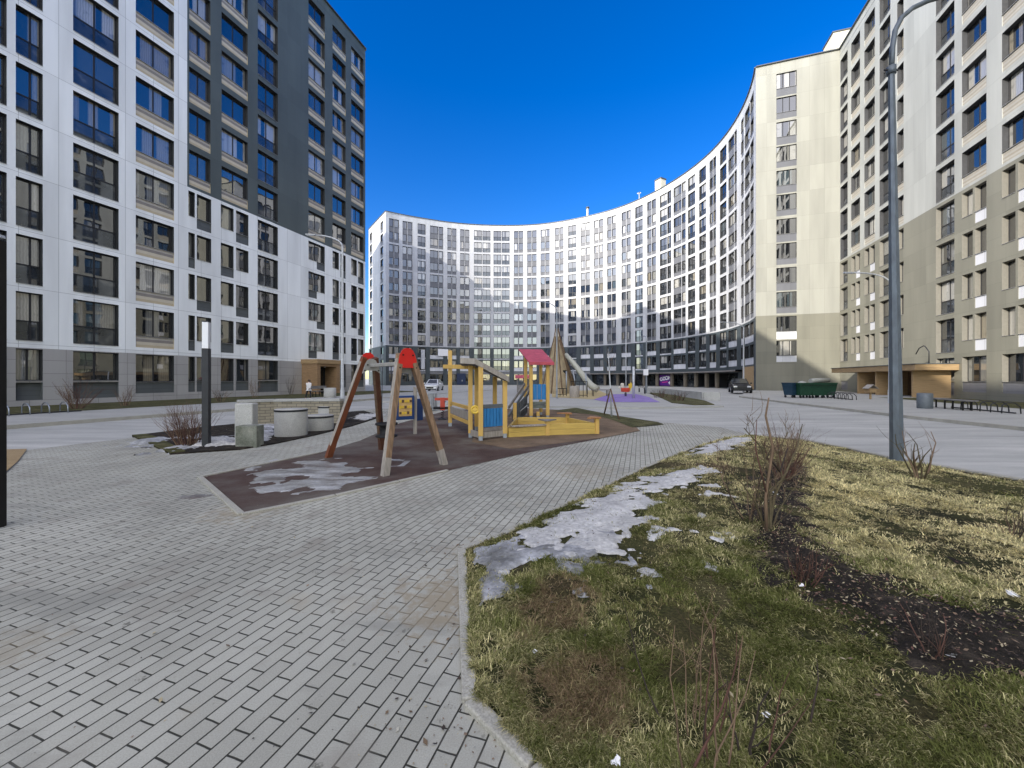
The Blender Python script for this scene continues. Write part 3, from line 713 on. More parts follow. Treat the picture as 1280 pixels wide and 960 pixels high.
def R_win(x0, x1, low=None, s=None, skip1=False):
    a, b = s or (Rf.px(x0), Rf.px(x1))
    for k in range(1, 14):
        z = ZF(k)
        if k == 1 and skip1: continue
        if k <= 5 and k > 1 and low:
            for i, (f0, f1) in enumerate(low):
                RW(a+(b-a)*f0, a+(b-a)*f1, z+.95, z+2.75, 'one', rec=.32)
                if i: pans.append((a+(b-a)*f0, a+(b-a)*f1, z+.15, z+.92, 'panel_white', .03))
        else:
            RW(a, b, z+.95, z+2.75, 'two', rec=.32)
            pans.append((a, b, z+.2, z+.92, 'stripe_panel_far' if k > 5 else 'panel_mid', .04))
LOW = [(0, .46), (.54, 1)]
R_balc(1050.5, 1059.5); R_win(1064, 1075, LOW, skip1=True); R_win(1080.5, 1093.5, LOW, skip1=True); R_balc(1099.5, 1113); R_win(1121.5, 1129.5, [(.1, 1)], skip1=True)
R_balc(1170, 1193); R_win(1202.5, 1233, LOW); R_win(1252.5, 1291, LOW)
R_balc(0, 0, (26.2, 29.2)); R_win(0, 0, LOW, (31.2, 33.6)); R_win(0, 0, LOW, (35.2, 37.6))
ops = [o for o in ops if not (o[2] < 3 and o[0] < Rf.px(1140))]; wins = [w for w in wins if not (w[0] is Rf and w[2] < 3 and w[1] < Rf.px(1140))]
def zoneR(s, z): return 'olive_cladding' if z < 15.4 else 'pale_cladding'
build_wall(mb, Rf, 0, 75, 0, TOP, ops, pans, zoneR, lambda s, z: 'reveal_taupe' if z < 15.4 else 'reveal_grey', [40])
q = [Rf.P(75, 0, 0), Rf.P(75, 0, 16), Rf.P(0, 0, 16), Rf.P(0, 0, 0)]
for a, b in zip(q[:2], q[1:3]): mb.quad([a, b, b+Vector((0, 0, TOP)), a+Vector((0, 0, TOP))], 'white_cladding')
mb.quad([q[2], WR+D*2.2, WR+D*2.2+Vector((0, 0, TOP)), q[2]+Vector((0, 0, TOP))], 'white_cladding')
obj('wall', mb, RB)
mb = MB(); mb.prism([(p.x, p.y) for p in q], TOP-.8, TOP-.7, 'roof_felt'); obj('roof', mb, RB)
mb = MB()
for a, b in ((E0, WR), (WR, q[0]), (q[0], q[1])): mb.bar(a+Vector((0, 0, TOP+.05)), b+Vector((0, 0, TOP+.05)), .36, .1, 'cap_metal')
obj('parapet_cap', mb, RB)
mb = MB(); c = at(1043, 66, 50); mb.box(c+Vector((.4, 0, .2)), (1.0, 1.3, 1.5), 'cream', -.3); mb.box(c+Vector((.4, 0, 1.78)), (1.1, 1.4, .07), 'cap_metal', -.3); obj('roof_hut', mb, RB)
place_windows(RB, wins, 'frame_brown')
# wooden entrance canopy with its partition walls
mb = MB(); pbox(mb, Rf, 4.6, 18.3, 2.2, 2.66, -2.6, -.003, 'wood_light'); pbox(mb, Rf, 4.55, 18.35, 2.662, 2.72, -2.66, -.003, 'cap_metal')
CN = obj('entrance_canopy', mb, RB, .01)
for s in (9.3, 12.4, 17.4):
    mb = MB(); pbox(mb, Rf, s-.09, s+.09, .02, 2.19, -2.3, -.004, 'wood_light'); obj('partition_wall', mb, CN)
mb = MB(); pbox(mb, Rf, 5, 17.2, .02, 2.19, -.06, -.005, 'dark_wood'); obj('back_panel', mb, CN)
mb = MB(); e = Rf.P(18.0, 2.72, -1.6); mb.tube([e, e+Vector((0, 0, .9)), e+Vector((-.1, .03, 1.25))+D*.15, e+Vector((0, 0, 1.4))+D*.55, e+Vector((0, 0, 1.25))+D*1.1, e+Vector((0, 0, .8))+D*1.5], .035, 'charcoal_metal', 8); obj('curved_pipe', mb, CN)
for s in (14.9,):
    mb = MB(); pbox(mb, Rf, s-.6, s+.6, .05, 2.1, -.12, -.062, 'charcoal_metal'); obj('door', mb, CN)

# ------------------------------------------------------------------ ground
def poly(*px): return [g(x, y) for x, y in px]
mb = MB(); mb.sheet([(-900, -300), (900, -300), (900, 1500), (-900, 1500)], -.012, 'asphalt'); struct('ground', mb)
mb = MB(); mb.sheet([pq(-24, -60), pq(-18.7, -60), pq(-18.7, 48), pq(-24, 48)], .1, 'sidewalk')
mb.prism([pq(-18.7, -60), pq(-18.55, -60), pq(-18.55, 48), pq(-18.7, 48)], -.02, .115, 'kerb_stone'); struct('pavement', mb)
mb = MB(); mb.sheet([pq(-30.9, -60), pq(-24, -60), pq(-24, 41), pq(-30.9, 41)], .104, 'bed_grass'); struct('planting_bed', mb)
# pavement on the far right with its kerb
mb = MB(); kr = [g(1500, 566), g(1280, 538), g(1140, 523.2), g(1020, 508.5), g(990, 505), g(925, 496.5)]
far = [pq(22.4, 44), pq(22.4, -20)]
mb.sheet([(p.x, p.y) for p in kr]+[(28.5, 47.5), (30.3, 49), (38.5, 46.2)]+[(pq(22.4, 0)).xy[:], pq(22.4, -20).xy[:]], .1, 'sidewalk')
for a, b in zip(kr[:-1], kr[1:]): mb.bar(a+Vector((0, 0, .04)), b+Vector((0, 0, .04)), .16, .13, 'kerb_stone')
struct('pavement', mb)
mb = MB(); mb.sheet([pq(17.2, -20), pq(22.4, -20), pq(22.4, 38), pq(17.6, 38)], .104, 'bed_grass'); struct('planting_bed', mb)
# paving of concrete bricks
PAV = [pq(-12.7, -40), pq(20, -40), (9.5, -20), (8.8, -4), g(1280, 601), g(1115, 573), g(1000, 549), g(935, 543), g(900, 534), g(830, 528), g(790, 533), g(700, 520), g(560, 509), g(470, 511), g(300, 528), pq(-12.7, 8)]
PAV = [Vector((p[0], p[1], 0)) for p in PAV]
mb = MB(); mb.sheet(PAV, .0, 'pavers'); struct('path', mb)
# brown rubber play surface
RUB = poly((250, 597), (302, 644), (420, 620), (560, 588.5), (660, 566), (750, 548.5), (765, 541), (758, 528), (700, 517), (620, 510), (560, 513), (500, 529), (450, 551), (400, 566))
mb = MB(); mb.sheet(RUB, .006, 'rubber'); struct('play_surface', mb)
mb = MB()
ks = RUB[-1:]+RUB[:4]
for a, b in zip(ks[:-1], ks[1:]):
    L = (b-a).length; n = max(1, int(L/.8))
    for i in range(n):
        p, q_ = a.lerp(b, i/n), a.lerp(b, (i+.985)/n); mb.bar(p+Vector((0, 0, .004)), q_+Vector((0, 0, .004)), .07, .04, 'kerb_stone')
struct('kerb', mb, bevel=.006)
mb = MB(); mb.sheet(poly((590, 553), (640, 562), (752, 548), (800, 539), (790, 529), (740, 515), (650, 510), (600, 520)), .012, 'dirt'); struct('dirt_ground', mb)
mb = MB(); mb.sheet(poly((690, 514), (745, 519), (770, 527), (790, 535), (830, 531), (822, 528), (770, 520), (720, 510)), .02, 'bed_grass'); struct('grass_verge', mb)
# far playground
mb = MB(); mb.prism(poly((560, 506), (700, 510), (800, 511), (905, 509), (870, 503), (830, 497), (790, 490), (740, 487), (600, 489), (480, 493), (475, 503)), -.02, .08, 'sidewalk'); struct('pavement', mb)
mb = MB(); mb.sheet(poly((690, 498), (752, 501), (760, 494), (748, 488.5), (690, 490)), .09, 'yellow_rubber'); struct('play_surface', mb)
mb = MB(); mb.sheet(poly((742, 501), (760, 504.5), (825, 504.5), (812, 498), (795, 493.5), (762, 494)), .095, 'purple_rubber'); struct('play_surface', mb)
mb = MB(); mb.prism(poly((812, 492), (840, 505.5), (868, 508.5), (893, 508), (880, 502.5), (850, 497), (828, 491)), 0, .12, 'bed_grass'); struct('grass_verge', mb)
mb = MB(); w0 = [g(810, 492), g(828, 493), g(858, 497.5), g(880, 500.5), g(900, 501)]
LW = thing('low_wall', 'low grey concrete wall along the grass verge in front of the purple shop sign', 'wall', w0[1])
for a, b in zip(w0[:-1], w0[1:]): mb.bar(a+Vector((0, 0, .3)), b+Vector((0, 0, .3)), .25, .62, 'concrete')
obj('wall_body', mb, LW, .02)
# left planting bed
BED = poly((165, 545.5), (213, 568.5), (300, 562.5), (345, 555), (392, 545), (440, 533), (478, 521), (455, 514), (400, 518), (330, 527), (250, 535))
mb = MB(); mb.prism(BED, -.02, .03, 'mulch'); struct('planting_bed', mb)
mb = MB(); mb.prism(poly((165, 545.5), (213, 568.5), (232, 566), (196, 548), (182, 544)), 0, .045, 'bed_grass'); struct('grass_verge', mb)
mb = MB(); mb.sheet([g(0, 563), g(34, 562), g(22, 578), g(4, 594), g(-60, 600), g(-60, 566)], .02, 'sand'); struct('sand_patch', mb)

# ---- lawn with its low mound ------------------------------------------------------------------
LAWN = [g(577, 688), g(627, 670), g(702, 634.5), g(802, 587), g(872, 558), g(905, 548.5), g(936, 545), g(1000, 550.5), g(1060, 562), g(1115, 575), g(1280, 603), Vector((8.5, 2, 0)), Vector((8.8, -1.5, 0)), Vector((1.6, -1.5, 0)), Vector((.95, .55, 0)), g(667, 958), g(587, 879)]
LX = np.array([(p[0], p[1]) for p in LAWN])
def inside(P, poly):
    x, y = P[:, 0], P[:, 1]; c = np.zeros(len(P), bool); n = len(poly)
    for i in range(n):
        (x0, y0), (x1, y1) = poly[i], poly[(i+1) % n]
        if y0 == y1: continue
        k = ((y0 > y) != (y1 > y)) & (x < (x1-x0)*(y-y0)/(y1-y0)+x0); c ^= k
    return c
def edged(P, poly):
    d = np.full(len(P), 1e9); n = len(poly)
    for i in range(n):
        a, b = np.array(poly[i]), np.array(poly[(i+1) % n]); ab = b-a; t = np.clip(((P-a) @ ab)/(ab @ ab), 0, 1)
        d = np.minimum(d, np.hypot(*(P-a-t[:, None]*ab).T))
    return d
def nz(P, s, o=0.0, oct_=3):
    return np.array([mnoise.fractal((x*s+o, y*s-o, o*.37), 1.0, 2.0, oct_) for x, y in P])
def lawn_h(P):
    e = edged(P, LX); s = np.clip(e/1.0, 0, 1); s = s*s*(3-2*s)
    cr = np.exp(-((P[:, 0]-(3.2+.08*P[:, 1]))/1.9)**2)
    return .028+s*(.05+.10*cr)+np.minimum(s, 1)*.018*nz(P, 2.2, 3.1)
def lh(x, y): return float(lawn_h(np.array([(x, y)]))[0])
mb = MB(); mb.sheet(LAWN, .018, 'lawn')
st = .1; xs = np.arange(-.7, 9.0, st); ys = np.arange(-1.6, 11.2, st)
GX, GY = np.meshgrid(xs, ys, indexing='ij'); P = np.stack([GX.ravel(), GY.ravel()], 1)
ins = inside(P, LX) & (edged(P, LX) > .03); H = np.where(ins, lawn_h(P), .0).reshape(GX.shape); I = ins.reshape(GX.shape)
vi = {}
for i in range(len(xs)-1):
    for j in range(len(ys)-1):
        if I[i, j] and I[i+1, j] and I[i, j+1] and I[i+1, j+1]:
            q_ = []
            for a, b in ((i, j), (i+1, j), (i+1, j+1), (i, j+1)):
                if (a, b) not in vi: vi[(a, b)] = len(mb.v); mb.v.append((xs[a], ys[b], H[a, b]))
                q_.append(vi[(a, b)])
            mb.f.append(tuple(q_)); mb.m.append('lawn'); mb.uv.append([(0, 0)]*4); mb.r.append(0); mb.sm.append(True)
struct('lawn', mb)
mb = MB()                                                       # flush concrete edging round the lawn
for a, b in zip([LAWN[-3]]+LAWN[-2:]+LAWN[:6], LAWN[-2:]+LAWN[:7]):
    L = (b-a).length; n = max(1, round(L/1.0))
    for i in range(n):
        p, q_ = a.lerp(b, i/n), a.lerp(b, (i+.99)/n); mb.bar(p+Vector((0, 0, .004)), q_+Vector((0, 0, .004)), .075, .05, 'kerb_stone')
struct('kerb', mb, bevel=.008)
mb = MB()
for a, b in zip(LAWN[6:13], LAWN[7:14]):
    L = (b-a).length; n = max(1, round(L/1.0))
    for i in range(n):
        p, q_ = a.lerp(b, i/n), a.lerp(b, (i+.99)/n); mb.bar(p+Vector((0, 0, .02)), q_+Vector((0, 0, .02)), .12, .07, 'kerb_stone')
struct('kerb', mb, bevel=.012)
# dark mulch strip under the shrubs
MUL = [np.array(p) for p in ((4.3, 6.6), (3.4, 5.4), (2.55, 4.3), (2.05, 3.3), (1.85, 2.5), (2.0, 1.95), (2.5, 1.7), (3.6, 1.35), (3.8, 1.75), (2.9, 2.25), (2.55, 2.8), (2.7, 3.5), (3.3, 4.4), (4.2, 5.5), (4.8, 6.5))]
def patch(name, polyg, mat, thick, nsc, cut, kind='structure', seed=0., base=None, step=.05, edge=.25, label=None, clip=None):
    polyg = np.array([(p[0], p[1]) for p in polyg]); lo, hi = polyg.min(0)-.3, polyg.max(0)+.3
    xs = np.arange(lo[0], hi[0], step); ys = np.arange(lo[1], hi[1], step); GX, GY = np.meshgrid(xs, ys, indexing='ij'); P = np.stack([GX.ravel(), GY.ravel()], 1)
    e = edged(P, polyg)*np.where(inside(P, polyg), 1, -1); f = np.clip(e/edge, -1, 1)+nz(P, nsc, seed, 4)*cut+(nz(P, 9, seed+3, 4)*.9 if name == 'snow' else 0)
    b = base(P) if base else np.zeros(len(P))
    if clip is not None: f = np.minimum(f, np.clip(edged(P, clip)*np.where(inside(P, clip), 1, -1)/.12-.9, -1, 2))
    Z = (b+np.where(f > 0, np.minimum(f, 1.4)*thick, np.maximum(f, -.5)*.10)).reshape(GX.shape); Fm = f.reshape(GX.shape)
    m = MB(); vi = {}
    for i in range(len(xs)-1):
        for j in range(len(ys)-1):
            if max(Fm[i, j], Fm[i+1, j], Fm[i, j+1], Fm[i+1, j+1]) > -.25:
                q_ = []
                for a, c in ((i, j), (i+1, j), (i+1, j+1), (i, j+1)):
                    if (a, c) not in vi: vi[(a, c)] = len(m.v); m.v.append((xs[a], ys[c], Z[a, c]))
                    q_.append(vi[(a, c)])
                m.f.append(tuple(q_)); m.m.append(mat); m.uv.append([(0, 0)]*4); m.r.append(0); m.sm.append(True)
    return struct(name, m, kind)
patch('mulch_strip', MUL, 'mulch', .022, 2.2, 1.3, 'stuff', 5.0, lambda P: lawn_h(P)+.001, .06, .35)
lb = lambda P: lawn_h(P)+.008
snows = [([g(*p) for p in ((588, 702), (610, 690), (655, 687), (735, 690), (745, 712), (690, 715), (612, 736))], 'dirty_snow', 2.2, 11.),
         ([g(*p) for p in ((650, 690), (655, 668), (700, 640), (760, 622), (800, 618), (822, 640), (800, 672), (750, 708), (700, 716))], 'snow', 1.6, 2.),
         ([g(*p) for p in ((780, 612), (815, 600), (870, 597), (882, 606), (872, 624), (815, 630))], 'snow', 1.7, 4.),
         ([g(*p) for p in ((858, 573), (890, 556), (915, 549.5), (940, 549), (930, 562), (885, 577))], 'snow', 1.3, 8.)]
SN = []
for pl, m_, cut, sd in snows:
    patch('snow', pl, m_, .011, 3.4, cut, 'stuff', sd, lb, .025, .22, clip=LX); SN.append(np.array([(p[0], p[1]) for p in pl]))
patch('ice', [g(*p) for p in ((308, 596), (345, 581), (395, 577), (440, 586), (458, 603), (415, 612), (352, 616))], 'ice', .006, 2.2, 2.0, 'stuff', 1., lambda P: np.full(len(P), .008), .05, .3)
patch('snow', [g(*p) for p in ((240, 560), (250, 551), (292, 549.5), (294, 557), (265, 560.5))], 'snow', .07, 1.5, .5, 'stuff', 3., lambda P: np.full(len(P), .03), .06, .25)
patch('snow', [g(*p) for p in ((318, 545), (322, 533), (344, 530.5), (345, 545), (325, 553))], 'dirty_snow', .05, 1.5, .9, 'stuff', 6., lambda P: np.full(len(P), .03), .06, .25)
patch('snow', [g(*p) for p in ((440, 524), (450, 518), (478, 518.5), (455, 526))], 'snow', .04, 1.0, .6, 'stuff', 7., lambda P: np.full(len(P), .03), .08, .3)
for i, (pl, sd) in enumerate((([(170, 553), (200, 549), (215, 552), (195, 557)], 1.), ([(205, 563), (232, 556), (246, 560), (220, 566)], 9.), ([(215, 549), (245, 544), (275, 547), (240, 551)], 4.))):
    patch('snow', [g(*p) for p in pl], 'dirty_snow', .03, 2.4, 1.6, 'stuff', sd, lambda P: np.full(len(P), .03), .05, .2)

# ---- grass blades, leaf litter ------------------------------------------------------------------
_gx = np.arange(-1.2, 9.4, .03); _gy = np.arange(-1.8, 11.4, .03)
def nzf(P, sc_, o, oct_):                   # noise looked up on a grid
    st = max(.03, min(.12, .25/sc_)); gx = np.arange(-1.2, 9.4, st); gy = np.arange(-1.8, 11.4, st)
    T = np.array([[mnoise.fractal((x*sc_+o, y*sc_-o, o*.37), 1.0, 2.0, oct_) for y in gy] for x in gx])
    u = np.clip((P[:, 0]+1.2)/st, 0, len(gx)-2); v = np.clip((P[:, 1]+1.8)/st, 0, len(gy)-2); i = u.astype(int); j = v.astype(int); u = u-i; v = v-j
    return T[i, j]*(1-u)*(1-v)+T[i+1, j]*u*(1-v)+T[i, j+1]*(1-u)*v+T[i+1, j+1]*u*v
BARE = [np.array([(p[0], p[1]) for p in q]) for q in ([g(640, 770), g(668, 738), g(730, 733), g(752, 760), g(725, 800), g(650, 812)], [g(640, 850), g(760, 825), g(820, 870), g(760, 930), g(670, 930)])]
def grass():
    n0 = 2000000; r = .75*np.exp(np.random.rand(n0)**.85*math.log(12.5/.75)); th = np.radians(np.random.uniform(-20, 62, n0))
    P = np.stack([r*np.sin(th), r*np.cos(th)], 1); k = inside(P, LX); P, r = P[k], r[k]
    ex_ = np.stack([np.random.uniform(-.6, 8.9, 520000), np.random.uniform(-1.5, 5.5, 520000)], 1)     # the part of the lawn beside and behind the camera
    ea = np.degrees(np.arctan2(ex_[:, 0], ex_[:, 1])); er = np.hypot(ex_[:, 0], ex_[:, 1]); k = inside(ex_, LX) & ((ea > 61) | (er < .8)); P = np.concatenate([P, ex_[k]]); r = np.concatenate([r, np.maximum(er[k], 2.2)])
    k = edged(P, LX) > .02; P, r = P[k], r[k]
    cl = nzf(P, 1.15, 1.7, 4); c2 = nzf(P, 4.0, 8.2, 3); c3 = nzf(P, .5, 4.4, 2); c4 = nzf(P, 13., 2.2, 2)
    keep = (cl+.6*c2+.5*c4+np.random.uniform(-.45, .45, len(P))) > -.22
    mi = inside(P, np.array(MUL)); me_ = np.clip(edged(P, np.array(MUL))/.22, 0, 1)*mi
    keep &= ~((me_+.9*c2+.6*c4 > .16) & (np.random.rand(len(P)) > .05))
    brn = np.zeros(len(P))
    for q in BARE: brn = np.maximum(brn, np.clip(edged(P, q)*np.where(inside(P, q), 1, -1)/.12+.4+c2*1.2, 0, 1))
    keep &= ~((brn > .5) & (np.random.rand(len(P)) > .62))
    for s_ in SN:
        f = np.clip(edged(P, s_)*np.where(inside(P, s_), 1, -1)/.2, -1, 1); keep &= ~((f+.5*c2 > .1) & (np.random.rand(len(P)) > .06))
    P, r, cl, c2, c3, c4, brn = P[keep], r[keep], cl[keep], c2[keep], c3[keep], c4[keep], brn[keep]
    n = len(P); h = lawn_h_fast(P)
    L = np.random.uniform(.014, .042, n)*(1+.6*np.clip(cl, -.5, .8))*np.random.choice([1, 1, 1, 1.7], n)*(.9+.03*r); wd = (.0006+.00045*r)*np.random.uniform(.7, 1.4, n)
    swirl = nzf(P, 1.8, 6.6, 2)*7.0+np.random.normal(0, 1.1, n); lean = np.random.uniform(1.0, 6.0, n)
    dx, dy = np.cos(swirl), np.sin(swirl); fx = np.random.uniform(0, 2*np.pi, n); wx, wy = np.cos(fx), np.sin(fx)
    hz = L/np.sqrt(1+lean**2); hx = hz*lean; b2 = swirl+np.random.normal(0, .45, n); ex, ey = np.cos(b2), np.sin(b2)
    wx, wy = -dy, dx; V = np.zeros((n, 5, 3), np.float32); mx, my, mz = P[:, 0]+dx*hx*.5, P[:, 1]+dy*hx*.5, h+hz*.9
    V[:, 0] = np.stack([P[:, 0]-wx*wd, P[:, 1]-wy*wd, h-.004], 1); V[:, 1] = np.stack([P[:, 0]+wx*wd, P[:, 1]+wy*wd, h-.004], 1)
    V[:, 2] = np.stack([mx+wx*wd*.8, my+wy*wd*.8, mz], 1); V[:, 3] = np.stack([mx-wx*wd*.8, my-wy*wd*.8, mz], 1); V[:, 4] = np.stack([mx+ex*hx*.5, my+ey*hx*.5, h+hz*.8], 1)
    me = bpy.data.meshes.new('grass'); me.vertices.add(n*5); me.vertices.foreach_set('co', V.ravel())
    li = np.arange(n)[:, None]*5+np.array([[0, 1, 2, 0, 2, 3, 3, 2, 4]]); me.loops.add(n*9); me.loops.foreach_set('vertex_index', li.ravel().astype(np.int32))
    me.polygons.add(n*3); me.polygons.foreach_set('loop_start', (np.arange(n*3)*3).astype(np.int32)); me.polygons.foreach_set('loop_total', np.full(n*3, 3, np.int32))
    me.update(calc_edges=True)
    gr, stw, dk = np.array([.135, .150, .045]), np.array([.68, .60, .32]), np.array([.25, .175, .105])
    dry = np.clip(.36+.8*c2+.6*c3+.4*c4+.45*np.exp(-((P[:, 0]-5.2)/2.4)**2)*np.clip((P[:, 1]-1.4)/1.0, 0, 1)*1.25+np.random.normal(0, .32, n), 0, 1)[:, None]
    br = np.clip(.05-1.1*cl+np.random.normal(0, .3, n)-.2, 0, 1)*.8; br = np.maximum(br, np.clip(brn*.75+np.random.normal(0, .3, n), 0, 1)*(brn > .2))[:, None]
    c = gr*(1-dry)+stw*dry; c = c*(1-br)+dk*br; c *= np.random.uniform(.4, 1.75, (n, 1))
    a = me.color_attributes.new('Col', 'FLOAT_COLOR', 'POINT'); a.data.foreach_set('color', np.repeat(np.concatenate([c, np.ones((n, 1))], 1), 5, 0).ravel().astype(np.float32))
    me.materials.append(MATS['grass_blade']); o = bpy.data.objects.new('grass', me); COL.objects.link(o); tag(o, kind='stuff'); return n
def lawn_h_fast(P):
    e = edged(P, LX); s = np.clip(e/1.0, 0, 1); s = s*s*(3-2*s); cr = np.exp(-((P[:, 0]-(3.2+.08*P[:, 1]))/1.9)**2)
    return .028+s*(.05+.10*cr)+s*.018*nzf(P, 2.2, 3.1, 3)
print('blades', grass())
def litter():
    m = MB(); mu = np.array(MUL)
    n = 0
    while n < 6500:
        if n < 5000: x, y = random.uniform(1.7, 4.9), random.uniform(1.3, 6.7); ok = inside(np.array([(x, y)]), mu)[0]
        else: x, y = random.uniform(-.2, 7), random.uniform(.9, 8); ok = inside(np.array([(x, y)]), LX)[0]
        if not ok: continue
        n += 1; s = random.choice([random.uniform(.004, .012), random.uniform(.006, .015)]); a = random.uniform(0, 6.3); z = lh(x, y)+.026+random.uniform(0, .012)
        u = Vector((math.cos(a), math.sin(a), random.uniform(-.5, .5)))*s; v = Vector((-math.sin(a), math.cos(a), random.uniform(-.6, .6)))*s*.45; c = Vector((x, y, z))
        m.quad([c-u, c+v, c+u, c-v], random.choice(['leaf_litter', 'twig_tan', 'twig_dark', 'twig_dark', 'twig_red', 'straw']))
    struct('leaf_litter', m, 'stuff')
litter()
def grit():
    m = MB(); n = 0; kb = [LAWN[-2], LAWN[-1], LAWN[0], LAWN[1], LAWN[2], LAWN[3]]
    while n < 900:
        if n < 450:
            i = random.randrange(len(kb)-1); p = kb[i].lerp(kb[i+1], random.random()); x, y = p.x-abs(random.gauss(0, .28))-.05, p.y+random.gauss(0, .1)
        else: y = random.uniform(1.3, 9); x = random.uniform(-1.25*y, .3*y)
        if inside(np.array([(x, y)]), LX)[0]: continue
        n += 1; s_ = random.uniform(.002, .007) if random.random() < .85 else random.uniform(.008, .018); a = random.uniform(0, 6.3); u = Vector((math.cos(a), math.sin(a), random.uniform(0, .4)))*s_; v = Vector((-math.sin(a), math.cos(a), random.uniform(0, .5)))*s_*.6; c = Vector((x, y, .004+s_*.3))
        m.quad([c-u, c+v, c+u, c-v], random.choice(['leaf_litter', 'twig_dark', 'straw', 'dirt', 'kerb_stone']))
    struct('grit', m, 'stuff')
grit()
SCR = [(1188, 842, .03, 'paper scrap lying in the dark mulch at the lower right', .05), (1262, 766, .045, 'flat white paper scrap on the yellow grass', .02), (768, 944, .026, 'crumpled white scrap in the grass near the front', .03), (1001, 745, .02, 'small white scrap in the mulch beside the stub of a cut shrub', .02), (667, 811, .02, 'tiny white scrap on the bare brown grass patch', .015), (956, 905, .022, 'pinkish white scrap in the thick green grass', .015)]
for x, y, s, lb_, hh in SCR:
    p = g(x, y, .09); p.z = lh(p.x, p.y)+.03; m = MB(); a = random.uniform(0, 3); 
    for i in range(3):
        s_ = s*.62; u = Vector((math.cos(a+i*.5), math.sin(a+i*.5), .25*i))*s_*(1-.15*i); v = Vector((-math.sin(a+i), math.cos(a), .3))*s_*.5; c = p+Vector((s*.3*i, 0, .004*i))
        m.quad([c-u-v, c+u-v*.6, c+u*.8+v, c-u*.9+v*.7], 'paper_white')
    tag(obj('paper_scrap', m), lb_, 'litter', 'scraps of litter on the lawn')

# ------------------------------------------------------------------ shrubs
def shrub(name, label, cat, base, h, spread, n, mats, r0=.008, depth=2, group=None, seed=1, lean=(0, 0), twigs=4, upright=1.0, trunks=None, root=0.06):
    rnd = random.Random(seed); m = MB(); base = Vector(base)
    def grow(p, d, L, r, lev, mat):
        pts, rr = [p], [r]; k = 4; q_ = p
        for i in range(k):
            d = (d+Vector((rnd.gauss(0, .16), rnd.gauss(0, .16), rnd.gauss(.05*upright, .1)))).normalized(); q_ = q_+d*(L/k); pts.append(q_); rr.append(r*(1-.75*(i+1)/k))
        m.tube(pts, rr, mat, 5 if lev == 0 else 3, cap=False)
        if lev < depth:
            for _ in range(twigs):
                i = rnd.randint(1, k-1); dd = (d+Vector((rnd.gauss(0, .6), rnd.gauss(0, .6), rnd.gauss(.1, .35)))).normalized()
                grow(pts[i], dd, L*rnd.uniform(.3, .55), rr[i]*.6, lev+1, mat)
    for i in range(n):
        a = rnd.uniform(0, 6.283); o = Vector((math.cos(a), math.sin(a), 0)); k = rnd.uniform(.1, 1)
        d = (Vector((lean[0], lean[1], 1.0))+o*spread*k).normalized(); grow(base+o*root*k-Vector((0, 0, .03)), d, h*rnd.uniform(.6, 1.05), r0*rnd.uniform(.7, 1.2), 0, rnd.choice(mats))
    o = bpy.data.objects.new(name, m.mesh(name, base)); COL.objects.link(o); o.location = base; return tag(o, label, cat, group)
def lawn_pt(px, py):
    p = g(px, py, .1)
    for _ in range(3): p = g(px, py, lh(p.x, p.y))
    return p
GS = 'bare shrubs on the lawn'
shrub('bare_shrub', 'dense reddish bare shrub at the far end of the mulch strip on the lawn', 'shrub', lawn_pt(978, 600), 0.80, .75, 30, ['twig_red', 'twig_red', 'twig_tan'], .007, 2, GS, 3, twigs=5)
def forked(label, base, stems, mat, group, seed):
    rnd = random.Random(seed); base = Vector(base); m = MB()
    def stem(pts, r0, lev):
        n = len(pts); rr = [r0*(1-.8*i/(n-1)) for i in range(n)]; m.tube(pts, rr, mat[min(lev, len(mat)-1)], 6 if lev == 0 else 4, cap=False)
        if lev >= 2: return
        for i in range(1, n):
            for _ in range(2 if lev == 0 else 1):
                a = pts[i-1].lerp(pts[i], rnd.random()); d = ((pts[i]-pts[i-1]).normalized()+Vector((rnd.gauss(0, .55), rnd.gauss(0, .45), rnd.gauss(.1, .3)))).normalized(); L = rnd.uniform(.12, .30)*(1 if lev == 0 else .6); q = [a]
                for k in range(3): d = (d+Vector((rnd.gauss(0, .22), rnd.gauss(0, .2), .06))).normalized(); q.append(q[-1]+d*L/3)
                stem(q, max(.0025, rr[i]*.55), lev+1)
    for pts, r in stems: stem([base+Vector(p) for p in pts], r, 0)
    o = bpy.data.objects.new('bare_shrub', m.mesh('bare_shrub', base)); COL.objects.link(o); o.location = base; tag(o, label, 'shrub', group)
pb = lawn_pt(960, 660); pw = lambda x, y, dy=0: at(x, y, pb.y+dy)-pb
forked('tall sparse shrub with greenish forked stems standing in leaf litter', pb, [([(0, 0, -.03), pw(957, 625), pw(961, 590, .05), pw(952, 560, .1), pw(930, 535, .1)], .019), ([(.02, .02, -.03), pw(968, 620, .1), pw(985, 585, .2), pw(996, 560, .3), pw(1003, 530, .3)], .016),
    ([(-.02, 0, -.03), pw(944, 628, -.05), pw(928, 605, -.1), pw(913, 590, -.15), pw(904, 565, -.15)], .010), ([(.01, -.02, -.03), pw(963, 615, .1), pw(978, 598, .15), pw(972, 565, .2), pw(985, 540, .25)], .014), ([(-.03, .02, -.03), pw(950, 630, .1), pw(940, 590, .15), pw(946, 560, .2), pw(940, 520, .2)], .008), ([(.03, 0, -.03), pw(972, 640, .1), pw(988, 615, .15), pw(1004, 600, .2)], .009)], ['bark_green', 'bark_green', 'twig_tan'], GS, 15)
m_ = shrub('bare_shrub', 'thin shrub with long grey upright stems above the brick path edge', 'shrub', lawn_pt(938, 650), .85, .75, 6, ['twig_tan', 'twig_dark'], .006, 2, GS, 5, twigs=4)
